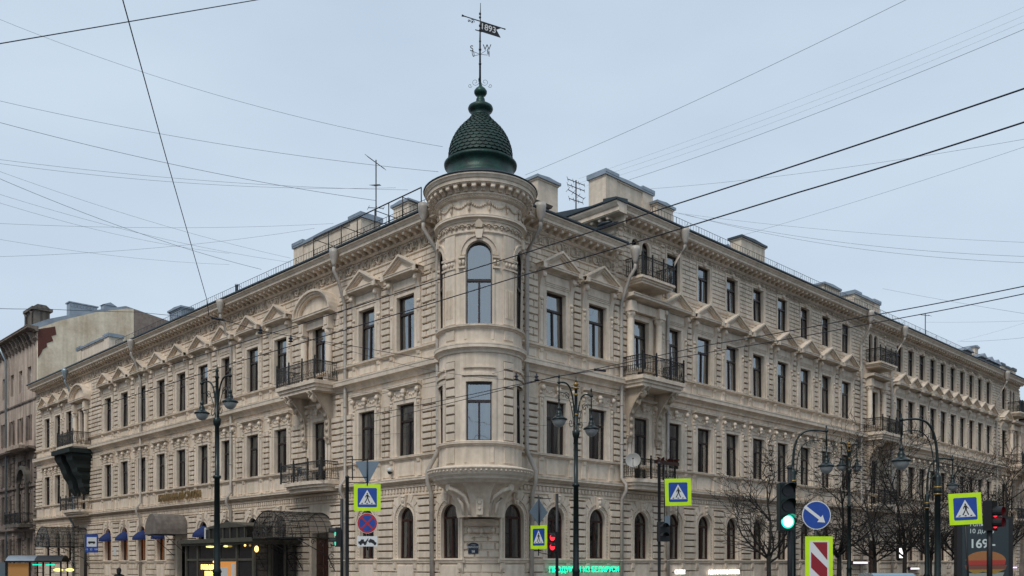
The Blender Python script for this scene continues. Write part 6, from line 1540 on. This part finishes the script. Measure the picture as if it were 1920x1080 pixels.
thin = [
 ((-40, 20, 45), (830, 275, 45), .013, 1.2, 'long faint cable from the upper left edge to the dome'),
 ((-40, 180, 40), (822, 322, 40), .013, .6, 'cable from the left edge ending at the foot of the dome'),
 ((-40, 219, 38), (705, 376, 44), .016, .5, 'darker cable from the left edge to the tall roof aerial'),
 ((-40, 294, 40), (765, 356, 46), .011, .5, 'faint cable above the parallel one ending near the small chimney'),
 ((-40, 301, 40), (742, 352, 46), .011, .7, 'faint cable almost parallel just below its neighbour near the aerial'),
 ((-40, 307, 42), (545, 484, 52), .010, .5, 'thin cable sloping from the left edge to the wide chimney'),
 ((-40, 318, 42), (490, 505, 54), .017, .6, 'dark cable sloping from the left edge to the left roof railing'),
 ((-40, 352, 42), (545, 492, 52), .010, .6, 'thin cable meeting the wide chimney from the left edge'),
 ((-40, 368, 42), (430, 475, 56), .010, .6, 'thin cable sloping to the middle of the left roof'),
 ((-40, 417, 42), (625, 419, 50), .010, .4, 'nearly level faint cable left of the wide chimney'),
 ((-40, 482, 42), (590, 428, 50), .010, .5, 'faint cable rising gently from the left edge'),
 ((-40, 442, 42), (430, 496, 56), .009, .4, 'faint cable crossing under the rising one on the left'),
 ((985, 328, 45), (1730, -16, 30), .012, .3, 'long faint cable rising from the dome to the top right'),
 ((1180, 337, 50), (1960, 38, 34), .014, .4, 'long faint cable rising from the tall chimney to the upper right edge'),
 ((1085, 335, 50), (1960, -4, 40), .006, .5, 'hair thin cable, uppermost of the faint bundle at upper right'),
 ((1070, 348, 50), (1960, 12, 40), .006, .6, 'hair thin cable, second of the faint bundle at upper right'),
 ((1100, 348, 50), (1960, 24, 40), .006, .6, 'hair thin cable, lowest of the faint bundle at upper right'),
 ((1220, 354, 52), (1960, 254, 36), .011, .4, 'faint cable crossing both thick wires at right'),
 ((1385, 443, 58), (1960, 262, 40), .011, .2, 'faint cable rising from the chimney beside the dormer'),
 ((1262, 398, 52), (1960, 456, 40), .009, .4, 'faint upper cable of the three spreading from the right roof edge'),
 ((1272, 400, 52), (1960, 482, 40), .011, .8, 'middle cable of the three spreading from the right roof edge'),
 ((1285, 402, 52), (1960, 494, 40), .011, .9, 'lowest cable of the three spreading from the right roof edge'),
 ((1655, 541, 66), (1960, 594, 50), .012, .1, 'faint cable sloping down at the right below the three spreading ones'),
 ((1735, 604, 75), (1960, 600, 55), .010, .1, 'level faint cable beside the far slim aerial'),
 ((1795, 640, 85), (1960, 592, 60), .009, .2, 'faint cable rising from the far dormers'),
 ((1800, 640, 85), (1960, 628, 60), .014, .2, 'nearly level cable above the far dormers'),
]
for a, b, r, sg, lab in thin: wire([a, b], r*.62, sg*.6, lab, 'wiret', GF_, 'sky_cable', 24)
# wires in front of the fronts
for a, b, r, sg, lab in (((600, 640, 34), (1000, 715, 34), .007, .3, 'thin wire across the turret waist'), ((430, 700, 40), (960, 690, 36), .006, .9, 'hanging thin wire below the left balcony railing'),
    ((1170, 465, 46), (1640, 560, 60), .007, .9, 'slack thin wire under the right cornice'), ((200, 818, 50), (1100, 792, 38), .006, .3, 'level thin wire across the second floor windows')):
    wire([a, b], r, sg, lab, 'wire', GF_, 'sky_cable', 20)
# insulators and clamps on the wires
for px, py, D, lab in ((545, 636, 29.8, 'black clamp insulator on the wire left of the arched balcony'), (968, 707, 28.6, 'black clamp insulator on the wire beside the turret waist'), (1006, 708, 28.4, 'black clamp insulator on the wire left of the gilded lamp'), (1125, 694, 27.4, 'long dark insulator on the wire right of the gilded lamp'), (408, 598, 26.6, 'dark rod insulator at the foot of the steep wire'), (488, 620, 28.6, 'small dark insulator above the left lamp')):
    x, y, z = at(px, py, D); m = MB()
    if px in (1125, 408): m.tube([(x-.18, y, z+.03), (x+.18, y, z-.03)], .035, 6)
    else: m.lathe((x, y, z), [(.02, -.10), (.09, -.08), (.04, -.04), (.04, .0), (.08, .03), (.03, .06), (.03, .13)], 8)
    m.build('insulator', 'wire', None, None, label=lab, cat='insulator', group='insulators on the overhead wires')
